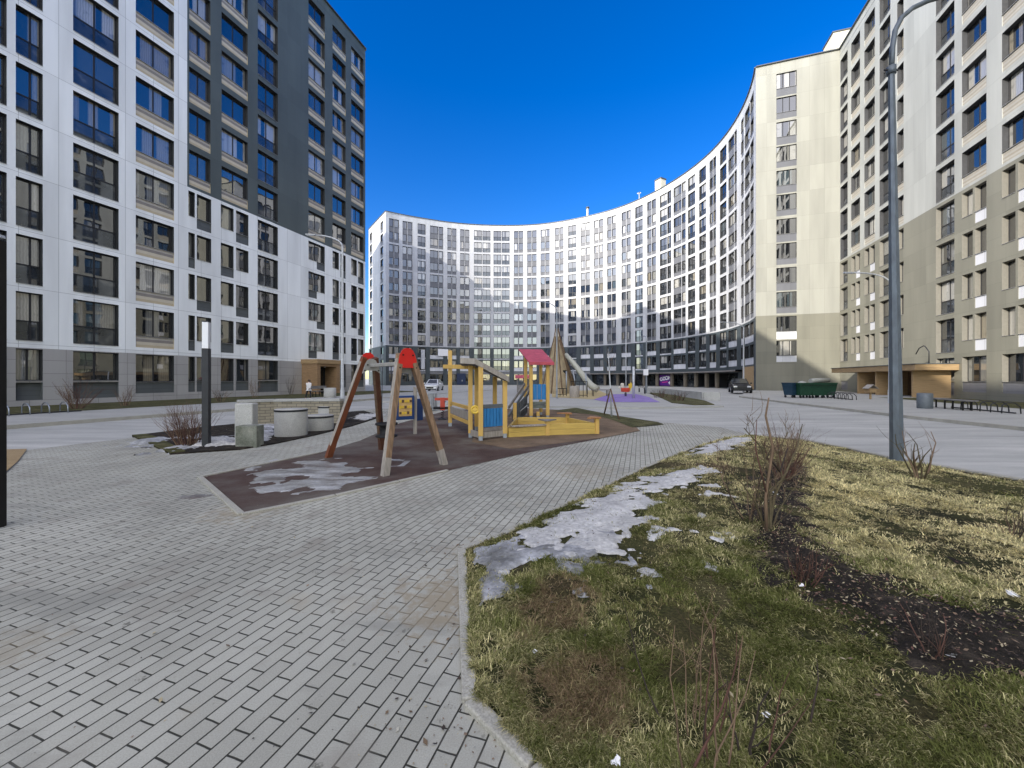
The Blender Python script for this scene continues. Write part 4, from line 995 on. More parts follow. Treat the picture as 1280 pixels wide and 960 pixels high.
p = lawn_pt(958, 664); m = MB(); m.tube([p, at(957, 620, p.y), at(966, 560, p.y), at(957, 520, p.y), at(961, 497, p.y)], [.015, .013, .011, .009, .006], 'twig_tan', 7); m.tube([at(964, 575, p.y), at(975, 590, p.y+.05), at(985, 560, p.y+.1)], [.01, .008, .004], 'twig_dark', 5); m.tube([at(959, 620, p.y), at(944, 560, p.y-.05), at(946, 525, p.y)], [.008, .006, .003], 'twig_red', 5)
tag(obj('bare_sapling', m), 'single dark crooked stem rising beside the forked greenish shrub', 'sapling')
shrub('bare_shrub', 'short reddish stub of a cut shrub in the middle of the dark mulch', 'shrub', lawn_pt(1008, 728), .30, .55, 26, ['twig_red', 'twig_dark'], .005, 1, GS, 9, twigs=3)
shrub('bare_shrub', 'thin red twigs sprouting where mulch meets the yellow grass', 'shrub', lawn_pt(1172, 822), .30, .4, 12, ['twig_red', 'twig_dark'], .004, 1, GS, 11, twigs=2)
shrub('bare_shrub', 'small yellowish forked shrub beside the tall lamp post', 'shrub', lawn_pt(1150, 599), .82, .6, 9, ['twig_tan', 'bark_green'], .017, 1, GS, 12, twigs=3)
shrub('bare_shrub', 'low tangle of bare twigs on the grass by the road kerb', 'shrub', lawn_pt(1266, 672), .36, .7, 14, ['twig_tan', 'twig_dark'], .004, 1, GS, 14, twigs=3)
shrub('bare_shrub', 'tall thin reddish twigs rising from the nearest grass', 'shrub', Vector((.74, 1.50, .05)), .70, .25, 7, ['twig_red', 'twig_red', 'twig_tan'], .0055, 1, GS, 17, twigs=1, root=.10, upright=.6)
shrub('bare_shrub', 'thin tan and red stalks standing at the bottom edge of the lawn', 'shrub', Vector((.80, 1.62, .06)), .62, .5, 8, ['twig_red', 'twig_tan', 'twig_dark'], .004, 1, GS, 31, twigs=2, root=.2)
shrub('bare_shrub', 'single dark red cane stuck up in the green grass', 'shrub', Vector((1.23, 1.60, .08)), .42, .1, 1, ['twig_dark'], .0075, 0, GS, 18, lean=(.05, 0))
shrub('bare_shrub', 'bent dark twig with side shoots near the front edge of the lawn', 'shrub', Vector((.95, 1.56, .06)), .42, .3, 3, ['twig_dark', 'twig_red'], .0065, 1, GS, 23, twigs=2)
shrub('bare_shrub', 'full red brown shrub behind the dark lamp in the mulch bed', 'shrub', g(236, 556, .03), 1.02, .55, 80, ['twig_red', 'twig_tan', 'twig_red', 'twig_tan'], .007, 1, None, 21, twigs=5, root=.22)
GL = 'bare shrubs along the left building'
for px, py, h, sp, n, lab, mt in ((95, 511, 1.55, 1.0, 26, 'wide red shrub against the foot of the left building', ['twig_red', 'twig_tan']), (157, 507, 1.2, .5, 10, 'thin upright shrub between two ground floor windows', ['twig_tan', 'twig_red']),
                            (318, 497, 1.9, .4, 8, 'tall thin shrub beside the dark balcony window', ['twig_tan']), (363, 493, 1.9, .5, 8, 'small leafless tree against the grey wall by the porch', ['twig_dark', 'twig_tan']), (275, 502, 1.2, .7, 10, 'sparse shrub right of the dark lamp against the grey wall', ['twig_tan', 'twig_dark'])):
    shrub('bare_shrub', lab, 'shrub', g(px, py, .1), h, sp, n, mt, .014, 2, GL, int(px), twigs=4, root=.2)
for px, lab in ((826, 'brown shrub at the left end of the low wall'), (846, 'dry brown shrub in the middle of the low wall')):
    shrub('bare_shrub', lab, 'shrub', g(px, 497+(px-826)*.2, .1), .75, .9, 26, ['twig_red', 'twig_dark'], .012, 1, 'shrubs by the low wall', px, twigs=4, root=.5)

# ------------------------------------------------------------------ lamps and posts
def street_lamp(label, base, h, arm, r=(.09, .05), mat='galvanised', group='street lamps', rise=.7):
    base = Vector(base); t = thing('street_lamp', label, 'street lamp', base, group); m = MB()
    m.tube([base-Vector((0, 0, .05)), base+Vector((0, 0, h))], [r[0], r[1]], mat, 8, smooth=False); m.tube([base, base+Vector((0, 0, .9))], r[0]*1.25, mat, 8, smooth=False); obj('pole', m, t)
    m = MB(); a = Vector((arm[0], arm[1], 0)); top = base+Vector((0, 0, h-.05)); pts = []
    for i in range(9):
        u = i/8; pts.append(top+a*(1-math.cos(u*1.45))/(1-math.cos(1.45))+Vector((0, 0, rise*math.sin(u*1.5))))
    m.tube(pts, [r[1]*.8]*8+[r[1]*.6], mat, 8); obj('arm', m, t)
    m = MB(); e = pts[-1]; d = a.normalized(); m.bar(e-d*.05, e+d*.55+Vector((0, 0, .03)), .2, .07, mat); hd = obj('lamp_head', m, t, .02)
    m = MB(); m.bar(e+d*.08-Vector((0, 0, .041)), e+d*.5+Vector((0, 0, -.012)), .14, .01, 'white_diffuser'); obj('lens', m, hd)
    return t
# the tall lamp on the lawn
b = lawn_pt(1121, 576); b.z -= .03; Yb = b.y
TL = thing('street_lamp', 'tall tapered steel lamp post standing on the lawn by the road', 'street lamp', b, 'street lamps')
m = MB(); top = Vector((b.x-.10, Yb, 7.25)); m.tube([b, top], [.108, .050], 'blue_grey_steel', 8, smooth=False); obj('pole', m, TL)
m = MB(); m.tube([b-Vector((0, 0, .03)), b+Vector((0, 0, .06))], [.14, .13], 'blue_grey_steel', 8, smooth=False); obj('base_collar', m, TL)
m = MB(); m.tube([top-Vector((0, 0, .08)), top+Vector((0, 0, .06))], .075, 'blue_grey_steel', 8); m.bar(top+Vector((-.13, 0, 0)), top+Vector((.13, 0, 0)), .025, .025, 'charcoal_metal'); obj('collar', m, TL)
m = MB(); m.tube([top, at(1115.5, 60, Yb), at(1119, 38, Yb), at(1127, 22, Yb), at(1141, 10, Yb), at(1160, 1, Yb), at(1185, -6, Yb), at(1215, -10, Yb)], [.042]*6+[.038]*2, 'blue_grey_steel', 10); obj('arm', m, TL)
m = MB(); e = at(1215, -10, Yb); m.bar(e-Vector((.05, 0, 0)), e+Vector((.6, 0, .05)), .2, .08, 'blue_grey_steel'); obj('lamp_head', m, TL, .02)
street_lamp('grey lamp post in front of the wooden porch of the left building', g(428, 505.5), 9.6, (-1.65, 0), (.10, .055), 'pale_steel')
street_lamp('lamp post rising behind the wooden cone play tower', g(696, 499.5), 6.7, (-1.45, .2), (.06, .04), 'galvanised')
street_lamp('thin lamp post partly hidden behind the tall lamp, before the wooden canopy', g(1112.5, 506), 7.3, (-1.9, .3), (.085, .05), 'pale_steel')
street_lamp('distant lamp post beside the black car at the end wall', g(929.5, 491), 7.2, (-1.9, .2), (.09, .055), 'pale_steel')
street_lamp('lamp post with a white box left of the purple shop sign', g(808, 491.5), 5.6, (.0, .8), (.10, .06), 'galvanised')
bx = MB(); p = g(808, 491.5); bx.box(p+Vector((-.12, -.14, 2.25)), (.24, .12, .33), 'sign_white')
tag(obj('junction_box', bx, None, .02), 'small white box fixed to the lamp post left of the purple sign', 'box')
m = MB(); p = g(782.5, 486.5); m.tube([p, p+Vector((0, 0, 9.5))], [.09, .05], 'pale_steel', 8); tag(obj('mast', m), 'thin pale mast behind the red and yellow spring ride', 'mast')
# square court lamps
b = g(258, 558.5); GL2 = 'square court lamps'
t = thing('court_lamp', 'square charcoal court lamp with a white upper half in the mulch bed', 'lamp', b, GL2)
m = MB(); m.box(b+Vector((0, 0, 1.12)), (.066, .066, 1.12), 'charcoal_metal', .25); obj('post', m, t, .005)
m = MB(); m.box(b+Vector((0, 0, 2.54)), (.062, .062, .30), 'white_diffuser', .25); obj('diffuser', m, t, .005)
m = MB(); m.box(b+Vector((0, 0, .015)), (.10, .10, .015), 'charcoal_metal', .25); m.box(b+Vector((0, 0, 2.85)), (.066, .066, .012), 'charcoal_metal', .25); obj('base_plate', m, t)
b = g(-19, 662); t = thing('court_lamp', 'near tall black square post at the far left of the brick paving', 'lamp', b, GL2)
m = MB(); m.box(b+Vector((0, .03, 1.5)), (.085, .085, 1.5), 'black_metal', -.1); obj('post', m, t, .006)
m = MB(); m.bar(b+Vector((-.05, .03, 3.0)), b+Vector((.12, .05, 3.03)), .05, .03, 'pale_steel'); obj('bracket', m, t)

# ------------------------------------------------------------------ play equipment
# swing frame
SW = thing('toddler_swing', 'small toddler swing frame with weathered wooden legs and red end caps', 'swing', (-2.3, 7.3, 0))
t1, t2 = Vector((-1.86, 6.85, 1.98)), Vector((-2.80, 7.72, 1.97)); ax = (t2-t1).normalized(); sd = Vector((.68, .73, 0))
feet = [(g(481, 595), t1-sd*.11), (g(555.5, 581), t1+sd*.11), (g(410, 572), t2-sd*.11), (g(477.5, 562), t2+sd*.11)]
for (f, tp), lm in zip(feet, ('worn_wood', 'worn_wood', 'red_wood', 'brown_wood')):
    m = MB(); ft = f+Vector((0, 0, .25*0)); lo_ = f.lerp(tp, .16)
    near = f.y < 7.4; outer = (tp-f).dot(sd) > 0; m.bar(f.lerp(tp, .13), tp, .105, .10, lm, up=ax)
    lg = obj('leg', m, SW, .008)
    ins = -sd*.054; m = MB(); m.bar(f.lerp(tp, .13)+ins, f.lerp(tp, .96)+ins, .006, .092, 'weathered_wood' if outer else 'dark_wood', up=ax); obj('side_board', m, lg)
    m = MB(); m.bar(f-Vector((0, 0, .02)), f.lerp(tp, .14), .108, .104, 'weathered_wood' if near else lm, up=ax); obj('foot', m, lg)
m = MB(); m.bar(t1+Vector((0, 0, -.16)), t2+Vector((0, 0, -.16)), .07, .07, 'pale_grey'); obj('beam', m, SW, .01)
def plate(top, n_out, mat, drop, halfw, th, name, par, off):
    m = MB(); pr = [(-halfw, -drop), (-halfw*.5, -drop+.06), (halfw*.5, -drop+.06), (halfw, -drop), (halfw*.80, -drop*.35), (halfw*.66, .0), (halfw*.48, .065), (halfw*.2, .10), (-halfw*.2, .10), (-halfw*.48, .065), (-halfw*.66, 0), (-halfw*.80, -drop*.35)]
    f_ = [top+n_out*off+sd*x+Vector((0, 0, z)) for x, z in pr]; b_ = [q-n_out*th for q in f_]
    m.quad(f_, mat); m.quad(b_[::-1], mat)
    for i in range(len(pr)):
        j = (i+1) % len(pr); m.quad([f_[j], f_[i], b_[i], b_[j]], mat)
    m2 = obj(name, m, par); m3 = MB()
    for x, z in ((-halfw*.75, -drop+.06), (halfw*.75, -drop+.06), (-halfw*.45, -.02), (halfw*.45, -.02)):
        c = top+n_out*(off+.004)+sd*x+Vector((0, 0, z)); m3.tube([c, c+n_out*.012], .014, 'black_metal', 8)
    obj('bolt', m3, m2); return m2
plate(t1, -ax, 'red_plastic', .30, .215, .02, 'end_cap', SW, .075); plate(t2, ax, 'red_plastic', .28, .20, .02, 'end_cap', SW, .075)
m = MB(); plate(t1-Vector((0, 0, .08)), ax, 'pale_grey', .31, .18, .015, 'bracket', SW, .07); plate(t2-Vector((0, 0, .13)), -ax, 'pale_grey', .19, .19, .015, 'bracket', SW, .075)
c = t1.lerp(t2, .5); c = Vector((-2.32, 7.25, .6)); hang = t1.lerp(t2, .5)+Vector((0, 0, -.2))
ST = thing('swing_seat', 'black rubber toddler swing seat hanging on chains under the frame', 'swing seat', c)
m = MB(); m.lathe(c, [(.19, -.12), (.20, -.105), (.19, -.09), (.12, -.08), (.12, .08), (.17, .10), (.15, .10), (.10, .06), (.10, -.07)], 'black_rubber', 16); obj('seat', m, ST)
m = MB(); m.lathe(c+Vector((0, 0, .10)), [(.155, 0), (.20, .0), (.20, .035), (.155, .035), (.155, 0)], 'black_rubber', 16); obj('rim', m, ST)
for sx in (-1, 1):
    m = MB(); m.tube([c+ax*.18*sx+Vector((0, 0, .11)), hang+ax*.16*sx], .008, 'charcoal_metal', 6); obj('chain', m, ST)
# activity board
AB = thing('activity_board', 'blue play board with a yellow tile panel on two short posts', 'play board', g(505, 544))
pl, pr = g(491, 545), g(517, 543); dv = (pr-pl).normalized(); nf = Vector((dv.y, -dv.x, 0))
for p, mt, h in ((pl, 'grey_wood', 1.05), (pr+Vector((.03, .05, 0)), 'weathered_wood', 1.32)):
    m = MB(); m.box(p+Vector((0, 0, h/2)), (.04, .05, h/2), mt, math.atan2(dv.y, dv.x)); obj('post', m, AB, .006)
m = MB(); a = pl.lerp(pr, .08)+nf*.07; b = pr+nf*.07; m.bar(a+Vector((0, 0, .76)), b+Vector((0, 0, .76)), .05, .66, 'navy_plastic'); pn = obj('board', m, AB, .02)
m = MB(); m.bar(b+Vector((.02, .1, .68)), b+Vector((.16, .32, .68)), .04, .62, 'navy_plastic'); obj('side_board', m, AB, .02)
m = MB(); m.bar(a.lerp(b, .17)+nf*.032+Vector((0, 0, .78)), a.lerp(b, .85)+nf*.032+Vector((0, 0, .78)), .012, .50, 'tan_plywood'); tp = obj('tile_panel', m, pn, .004)
for r in range(3):
    for k in range(5):
        m = MB(); q_ = a.lerp(b, .24+.135*k)+nf*.045+Vector((0, 0, .62+.16*r)); m.bar(q_-dv*.028, q_+dv*.028, .014, .075 if (k+r) % 2 else .06, 'yellow_plastic' if (k+r) % 3 else 'dark_wood'); obj('tile', m, tp)
# playhouse with the slanted roof
PH = thing('playhouse', 'yellow post playhouse with a grey slanted roof and a blue front board', 'playhouse', g(610, 548))
def post(base, h, w, par, mat='yellow_wood', shoe=True, rz=.12):
    m = MB(); m.box(Vector((base.x, base.y, h/2+.06)), (w/2, w/2, h/2-.06), mat, rz); o = obj('post', m, par, .008)
    if shoe:
        m = MB(); m.box(Vector((base.x, base.y, .065)), (w*.42, w*.42, .075), 'galvanised', rz); obj('shoe', m, o)
    return o
Pa, Pb, Pb2, Pc, Pd, Pe = g(562.7, 533), g(588, 547), g(595.5, 538), g(600.8, 551), g(631, 547.5), g(618.5, 537)
post(Pa, 2.47, .125, PH); post(Pb, 1.90, .115, PH); post(Pb2, 1.88, .115, PH); post(Pc, 1.86, .12, PH); post(Pd, 1.50, .12, PH); post(Pe, 1.62, .125, PH)
m = MB(); m.bar(Pa+Vector((-.22, .12, 1.95)), Pb2+Vector((0, 0, 1.90)), .09, .13, 'yellow_wood'); obj('cross_beam', m, PH, .008)
m = MB()
up = Vector((0, 0, 1)); fl, frt = Pc+Vector((-.12, -.15, 1.91)), Pd+Vector((.12, -.15, 1.46)); bl, br_ = Pb2+Vector((-.1, .25, 1.93)), Pe+Vector((.30, .35, 1.47))
vx = (frt-fl); th = Vector((0, 0, .14))
for i in range(5):
    a0_, a1_ = i/5, (i+.97)/5; q4 = [fl.lerp(bl, a0_), frt.lerp(br_, a0_), frt.lerp(br_, a1_), fl.lerp(bl, a1_)]; u4 = [q+th for q in q4]
    m.quad(u4, 'grey_wood'); m.quad(q4[::-1], 'lead_grey')
    for k in range(4): m.quad([q4[k], q4[(k+1) % 4], u4[(k+1) % 4], u4[k]], 'grey_wood' if k != 0 else 'weathered_wood')
RO = obj('roof', m, PH)
m = MB(); e = Vector((-.38, .02, .02)); q4 = [fl+e, fl, bl, bl+e]; u4 = [q+th for q in q4]; m.quad(u4, 'grey_wood'); m.quad(q4[::-1], 'lead_grey')
for k in range(4): m.quad([q4[k], q4[(k+1) % 4], u4[(k+1) % 4], u4[k]], 'weathered_wood')
obj('roof_ledge', m, RO)
def boards(name, par, a, b, z0, z1, n, mat, th=.03, gap=.008, off=Vector((0, 0, 0)), vertical=True):
    m = MB()
    if vertical:
        for i in range(n):
            p, q = a.lerp(b, i/n), a.lerp(b, (i+1)/n); d = (q-p).normalized(); m.bar(p+d*gap+off+Vector((0, 0, (z0+z1)/2)), q-d*gap+off+Vector((0, 0, (z0+z1)/2)), th, z1-z0, mat)
    else:
        for i in range(n):
            c0, c1 = z0+(z1-z0)*i/n, z0+(z1-z0)*(i+1)/n; m.bar(a+off+Vector((0, 0, (c0+c1)/2)), b+off+Vector((0, 0, (c0+c1)/2)), th, c1-c0-gap, mat)
    return obj(name, m, par, .004)
d = (Pd-Pc).normalized()
boards('front_board', PH, Pc+d*.07, Pd-d*.07, .33, .80, 6, 'blue_wood')
boards('front_rail', PH, Pc+d*.06, Pd-d*.06, .805, .90, 1, 'lead_grey', .05); boards('kick_board', PH, Pc+d*.06, Pd-d*.06, .06, .21, 1, 'weathered_wood', .04); boards('low_rail', PH, Pc+d*.06, Pd-d*.06, .22, .31, 1, 'grey_wood', .04)
for z in (.32, .72): boards('side_rail', PH, Pa, Pb, z, z+.10, 1, 'yellow_wood', .04)
boards('side_board', PH, Pa, Pb, .44, .66, 1, 'weathered_wood', .025)
boards('back_rail', PH, Pb, Pc, .06, .22, 1, 'weathered_wood', .04)
m = MB(); c = Pc+Vector((-.14, -.02, .78)); m.lathe((0, 0, 0), [(.09, -.02), (.115, 0), (.09, .02), (.065, 0), (.09, -.02)], 'yellow_plastic', 18); m.box((0, 0, 0), (.09, .012, .008), 'yellow_plastic'); m.box((0, 0, 0), (.012, .09, .008), 'yellow_plastic')
Mx = Matrix.Translation(c) @ Matrix.Rotation(R_(75), 4, 'X'); m.v = [tuple(Mx @ Vector(v)) for v in m.v]; obj('steering_wheel', m, PH)
# tower with the pink roof
TW = thing('play_tower', 'small yellow play tower with a pink plank roof and a climbing ramp', 'play tower', g(675, 522))
dp = Vector((-.16, 1.5, 0)); T1, T2 = Vector((.735, 15.2, 0)), Vector((1.395, 15.35, 0)); T3, T4 = T1+dp, T2+dp
for p, h in ((T1, 2.10), (T2, 2.10), (T3, 2.55), (T4, 2.55)): post(p, h, .13, TW)
m = MB(); e = (T2-T1).normalized(); A, B = T1-e*.15+Vector((.05, -.25, 2.15)), T2+e*.18+Vector((.05, -.25, 2.15)); A2, B2 = T3-e*.20+Vector((-.10, .30, 2.80)), T4+e*.18+Vector((-.10, .30, 2.80))
for i in range(7):
    q4 = [A.lerp(A2, i/7), B.lerp(B2, i/7), B.lerp(B2, (i+.95)/7), A.lerp(A2, (i+.95)/7)]; h = Vector((0, 0, .045)); u4 = [q+h for q in q4]
    m.quad(u4, 'pink_wood'); m.quad(q4[::-1], 'pink_wood')
    for k in range(4): m.quad([q4[k], q4[(k+1) % 4], u4[(k+1) % 4], u4[k]], 'pink_wood')
rf = obj('roof', m, TW)
m = MB(); m.bar(A+Vector((0, -.01, -.02)), B+Vector((0, -.01, -.02)), .05, .10, 'pink_wood'); obj('fascia', m, rf)
m = MB(); m.bar(A+Vector((.12, .05, -.06)), A2+Vector((.12, -.05, -.06)), .05, .10, 'grey_wood'); m.bar(B+Vector((-.12, .05, -.06)), B2+Vector((-.12, -.05, -.06)), .05, .10, 'grey_wood'); obj('rafter', m, rf)
boards('front_board', TW, T1+e*.07, T2-e*.07, .74, 1.34, 3, 'blue_wood'); 
m = MB(); m.prism([(p.x, p.y) for p in (T1+e*.0+Vector((.04, 0, 0)), T2-Vector((.04, 0, 0)), T4-Vector((.04, 0, 0)), T3+Vector((.04, 0, 0)))], .40, .52, 'grey_green', bottom=True); obj('deck', m, TW)
boards('front_rail', TW, T1+e*.07, T2-e*.07, .55, .66, 1, 'grey_green')
m = MB(); r0, r1 = g(640, 528)+Vector((0, .25, .05)), T1.lerp(T3, .5)+Vector((-.03, 0, .56)); wv = Vector((.25, .75, 0)).normalized()
for i in range(7):
    c0 = r0.lerp(r1, (i+.1)/7); c1 = r0.lerp(r1, (i+.85)/7); m.bar(c0, c1, .75, .03, 'lead_grey', up=wv.cross(r1-r0))
obj('ramp', m, TW)
for k, sgn in enumerate((-1, 1)):
    for hh in (.18, .48):
        m = MB(); o_ = wv*.38*sgn+Vector((0, 0, hh)); m.bar(r0+o_, r1+o_+Vector((0, 0, .30)), .045, .11, 'lead_grey' if hh < .3 else 'grey_wood'); obj('ramp_rail', m, TW, .006)
post(g(643.5, 529.5), .72, .12, TW); post(Vector((1.0, 15.1, 0)), .28, .12, TW)
# low slide out of the tower's near side
m = MB(); a, b = T1+Vector((-.15, -.02, .52)), g(651, 524)+Vector((-.25, .2, .10)); m.bar(a, b, .42, .03, 'pale_steel'); obj('slide', m, TW, .01)
# sandbox
SBX = thing('sandbox', 'yellow plank sandbox with corner seats on the brown ground', 'sandbox', g(690, 540))
Q = [Pd+Vector((.06, .05, 0)), g(684, 544.5), g(746, 542.5), Vector((1.80, 12.75, 0)), Vector((.15, 12.8, 0))]
for a, b, z1, nm in ((Q[0], Q[1], .26, 'side_wall'), (Q[1], Q[2], .32, 'front_wall'), (Q[2], Q[3], .30, 'side_wall'), (Q[3], Q[4], .30, 'back_wall'), (Q[4], Q[0], .26, 'side_wall')):
    d = (b-a).normalized(); boards(nm, SBX, a+d*.03, b-d*.03, .01, z1, 2, 'yellow_board', .05, .006, vertical=False)
m = MB(); m.bar(Q[0]+Vector((.1, 0, .30)), Q[1]+Vector((-.05, 0, .30)), .16, .03, 'weathered_wood'); obj('ledge', m, SBX, .006)
for p, h in ((Q[1], .40), (Q[2], .44), (Q[3], .42)):
    m = MB(); m.box(p+Vector((0, 0, h/2)), (.055, .055, h/2), 'yellow_wood', .15); o_ = obj('corner_post', m, SBX, .006)
    m = MB(); ce = sum((q for q in Q), Vector())/5; dd = (ce-p); dd.z = 0; dd.normalize(); s_ = Vector((-dd.y, dd.x, 0)); m.prism([tuple((p-dd*.12+s_*.06).xy), tuple((p-dd*.12-s_*.06).xy), tuple((p+dd*.22-s_*.26).xy), tuple((p+dd*.22+s_*.26).xy)], h+.002, h+.035, 'orange_wood' if p is not Q[1] else 'grey_wood', bottom=True); obj('corner_seat', m, o_)
m = MB(); m.sheet([(p.x, p.y) for p in Q], .07, 'sand'); tag(obj('sand', m, SBX), kind='stuff')
# slatted bin, spring ride
BN = thing('litter_bin', 'round litter bin with pale vertical slats behind the swing frame', 'litter bin', g(540, 513.5))
c = g(540, 513.5); m = MB(); m.lathe(c, [(.21, .06), (.21, .84), (.0, .84)], 'charcoal_metal', 20); obj('liner', m, BN)
m = MB()
for i in range(16):
    a = 2*math.pi*i/16; m.box(c+Vector((.235*math.cos(a), .235*math.sin(a), .46)), (.012, .024, .42), 'pale_steel', a)
obj('slat', m, BN, .004)
c = g(553, 524.5); SR = thing('spring_rider', 'red spring ride with a black seat behind the swing frame', 'spring ride', c)
m = MB(); m.tube([c+Vector((.05*math.cos(k*.9), .05*math.sin(k*.9), .04+.013*k)) for k in range(24)], .013, 'black_metal', 6); m.lathe(c, [(.18, 0), (.16, .05), (.0, .05)], 'black_metal', 12); obj('spring', m, SR)
m = MB(); m.box(c+Vector((0, 0, .44)), (.34, .09, .05), 'black_rubber'); obj('seat', m, SR, .02)
m = MB(); m.box(c+Vector((.02, -.07, .60)), (.09, .02, .24), 'red_toy'); m.box(c+Vector((-.02, -.04, .78)), (.26, .03, .05), 'red_toy'); m.bar(c+Vector((.1, -.16, .68)), c+Vector((.1, .16, .68)), .03, .03, 'black_metal'); obj('panel', m, SR, .01)
# cone tower with its tube slide
c = g(697, 492.3); CT = thing('cone_tower', 'tall cone shaped play tower of wooden shingles with a tube slide', 'play tower', c)
H = 6.75; R0 = 1.95; m = MB(); prof = [(0, 1), (.25, .76), (.5, .50), (.7, .33), (.86, .17), (1, .06)]; n = 28; ring = []
for i in range(25):
    u = i/24; rr = np.interp(u, [a for a, _ in prof], [b for _, b in prof])*R0
    ring.append([c+Vector((rr*math.cos(2*math.pi*j/n)-.08*u, rr*math.sin(2*math.pi*j/n), H*u)) for j in range(n)])
for i in range(24):
    mt = 'cone_white' if i >= 21 else 'shingle_wood'
    for j in range(n): m.quad([ring[i][j], ring[i][(j+1) % n], ring[i+1][(j+1) % n]+Vector((0, 0, -.02)), ring[i+1][j]], mt if (j < 9 or j > 14) or i > 20 else 'grey_green', smooth=False)
obj('cone', m, CT)
for a_ in (-2.0, -1.45, -.75, -.2, -2.7):
    m = MB(); m.tube([c+Vector((np.interp(u, [a for a, _ in prof], [b for _, b in prof])*R0*1.03*math.cos(a_)-.08*u, np.interp(u, [a for a, _ in prof], [b for _, b in prof])*R0*1.03*math.sin(a_), H*u)) for u in [k/14 for k in range(15)]], .055, 'dark_wood', 6); obj('pole', m, CT)
m = MB(); k = c+Vector((0, 0, H)); m.tube([k, k+Vector((-.25, 0, .35))], .02, 'charcoal_metal', 5); m.tube([k, k+Vector((.25, .0, .32))], .02, 'charcoal_metal', 5); obj('finial', m, CT)
m = MB(); w = at(706, 465, c.y-1.15); m.box(w, (.19, .06, .18), 'black_metal', .1); obj('window', m, CT)
m = MB(); sp = [at(707, 443, c.y-.4), at(715, 452, c.y-.9), at(724, 463, c.y-1.6), at(732, 474, c.y-2.3), at(739, 482, c.y-2.8), at(747, 487, c.y-3.2)]; m.tube(sp, [.22, .24, .27, .30, .33, .34], 'slide_plastic', 16); obj('tube_slide', m, CT)
m = MB(); q0, q1 = at(699, 425, c.y-1.2), at(719, 489, c.y-2.0); m.tube([q0, q1], .06, 'dark_wood', 8); obj('climbing_pole', m, CT)
for (x0, y0), (x1, y1), dy in (((716, 462), (721, 491), -1.6), ((732, 466), (734, 493), -2.9), ((708, 464), (708, 493), -2.0)):
    m = MB(); m.tube([at(x0, y0, c.y+dy), at(x1, y1, c.y+dy)], .075, 'galvanised', 8); obj('support', m, CT)
# playground furniture near the cone
def railing(label, a, b, h, n):
    t = thing('railing', label, 'railing', a, 'black railings in the far playground'); m = MB()
    for z in (.25, h): m.bar(a+Vector((0, 0, z)), b+Vector((0, 0, z)), .05, .05, 'black_metal')
    obj('rail', m, t)
    for i in range(n+1):
        p = a.lerp(b, i/n); m = MB(); m.bar(p, p+Vector((0, 0, h+.02)), .045, .045, 'black_metal'); obj('upright', m, t)
railing('black railing at the foot of the cone tower', g(696, 497), g(708, 496.5), .75, 3); railing('taller black railing beside the grey barrel', g(714, 498), g(734, 498), 1.35, 4)
c = g(718, 498.3); m = MB(); m.lathe(c, [(.36, 0), (.40, .5), (.37, .95), (.30, 1.0), (.0, 1.0)], 'weathered_wood', 18); tag(obj('barrel', m), 'grey weathered barrel standing before the cone tower', 'barrel')
TB = thing('play_table', 'low table with black legs beside the end of the tube slide', 'table', g(750, 496)); p = g(750, 496.5); m = MB(); m.box(p+Vector((0, 0, .62)), (.7, .3, .03), 'grey_wood'); obj('top', m, TB)
for sx in (-.6, .6):
    for sy in (-.25, .25): m = MB(); m.bar(p+Vector((sx, sy, 0)), p+Vector((sx, sy, .59)), .05, .05, 'black_metal'); obj('leg', m, TB)
c = g(782, 496.5); SP = thing('spring_rider', 'red and yellow aeroplane shaped spring ride on the purple surface', 'spring ride', c)
m = MB(); m.tube([c+Vector((.09*math.cos(k*.9), .09*math.sin(k*.9), .04+.015*k)) for k in range(24)], .025, 'black_metal', 6); obj('spring', m, SP)
m = MB(); m.box(c+Vector((-.02, 0, .62)), (.36, .12, .17), 'red_toy'); obj('body', m, SP, .06)
m = MB(); m.box(c+Vector((-.05, 0, .47)), (.14, .5, .025), 'red_toy'); obj('wing', m, SP, .01)
m = MB(); m.bar(c+Vector((.34, 0, .55)), c+Vector((.46, 0, 1.22)), .16, .05, 'yellow_plastic', up=(0, 1, 0)); m.box(c+Vector((.40, 0, .95)), (.15, .03, .17), 'yellow_plastic'); obj('tail', m, SP, .02)
m = MB(); m.box(c+Vector((-.28, 0, .98)), (.13, .11, .20), 'cream'); obj('seat_back', m, SP, .05)
m = MB(); m.box(c+Vector((-.5, 0, .82)), (.08, .09, .10), 'cream'); obj('nose', m, SP, .04)
c = g(792, 499.5); NC = thing('climbing_net', 'grey steel pole with a rope climbing net at the edge of the purple surface', 'climbing net', c)
m = MB(); m.tube([c, c+Vector((0, 0, 2.45))], .09, 'pale_steel', 12); obj('pole', m, NC)
an = [g(806, 493), g(799, 490), g(806, 489)]
for a in an: m = MB(); m.bar(a, a+Vector((0, 0, .45)), .12, .12, 'charcoal_metal'); obj('anchor', m, NC)
m = MB(); tp = c+Vector((0, 0, 2.2))
for a in an: m.tube([tp, a+Vector((0, 0, .4))], .018, 'dark_cloth', 4)
for f in (.25, .45, .65, .85):
    ps = [tp.lerp(a+Vector((0, 0, .4)), f) for a in an]
    for i in range(2): m.tube([ps[i], ps[i+1]], .014, 'dark_cloth', 4)
for i in range(4): m.tube([tp.lerp(an[0]+Vector((0, 0, .4)), .2*i+.1), tp.lerp(an[1]+Vector((0, 0, .4)), .2*i+.3)], .012, 'dark_cloth', 4)
obj('rope_net', m, NC)
c = g(654, 494); SH = thing('playhouse', 'small far playhouse with a mauve roof left of the cone tower', 'playhouse', c)
for sx in (-.55, .55):
    for sy in (-.5, .5): m = MB(); m.bar(c+Vector((sx, sy, 0)), c+Vector((sx, sy, 1.55)), .09, .09, 'grey_wood'); obj('post', m, SH)
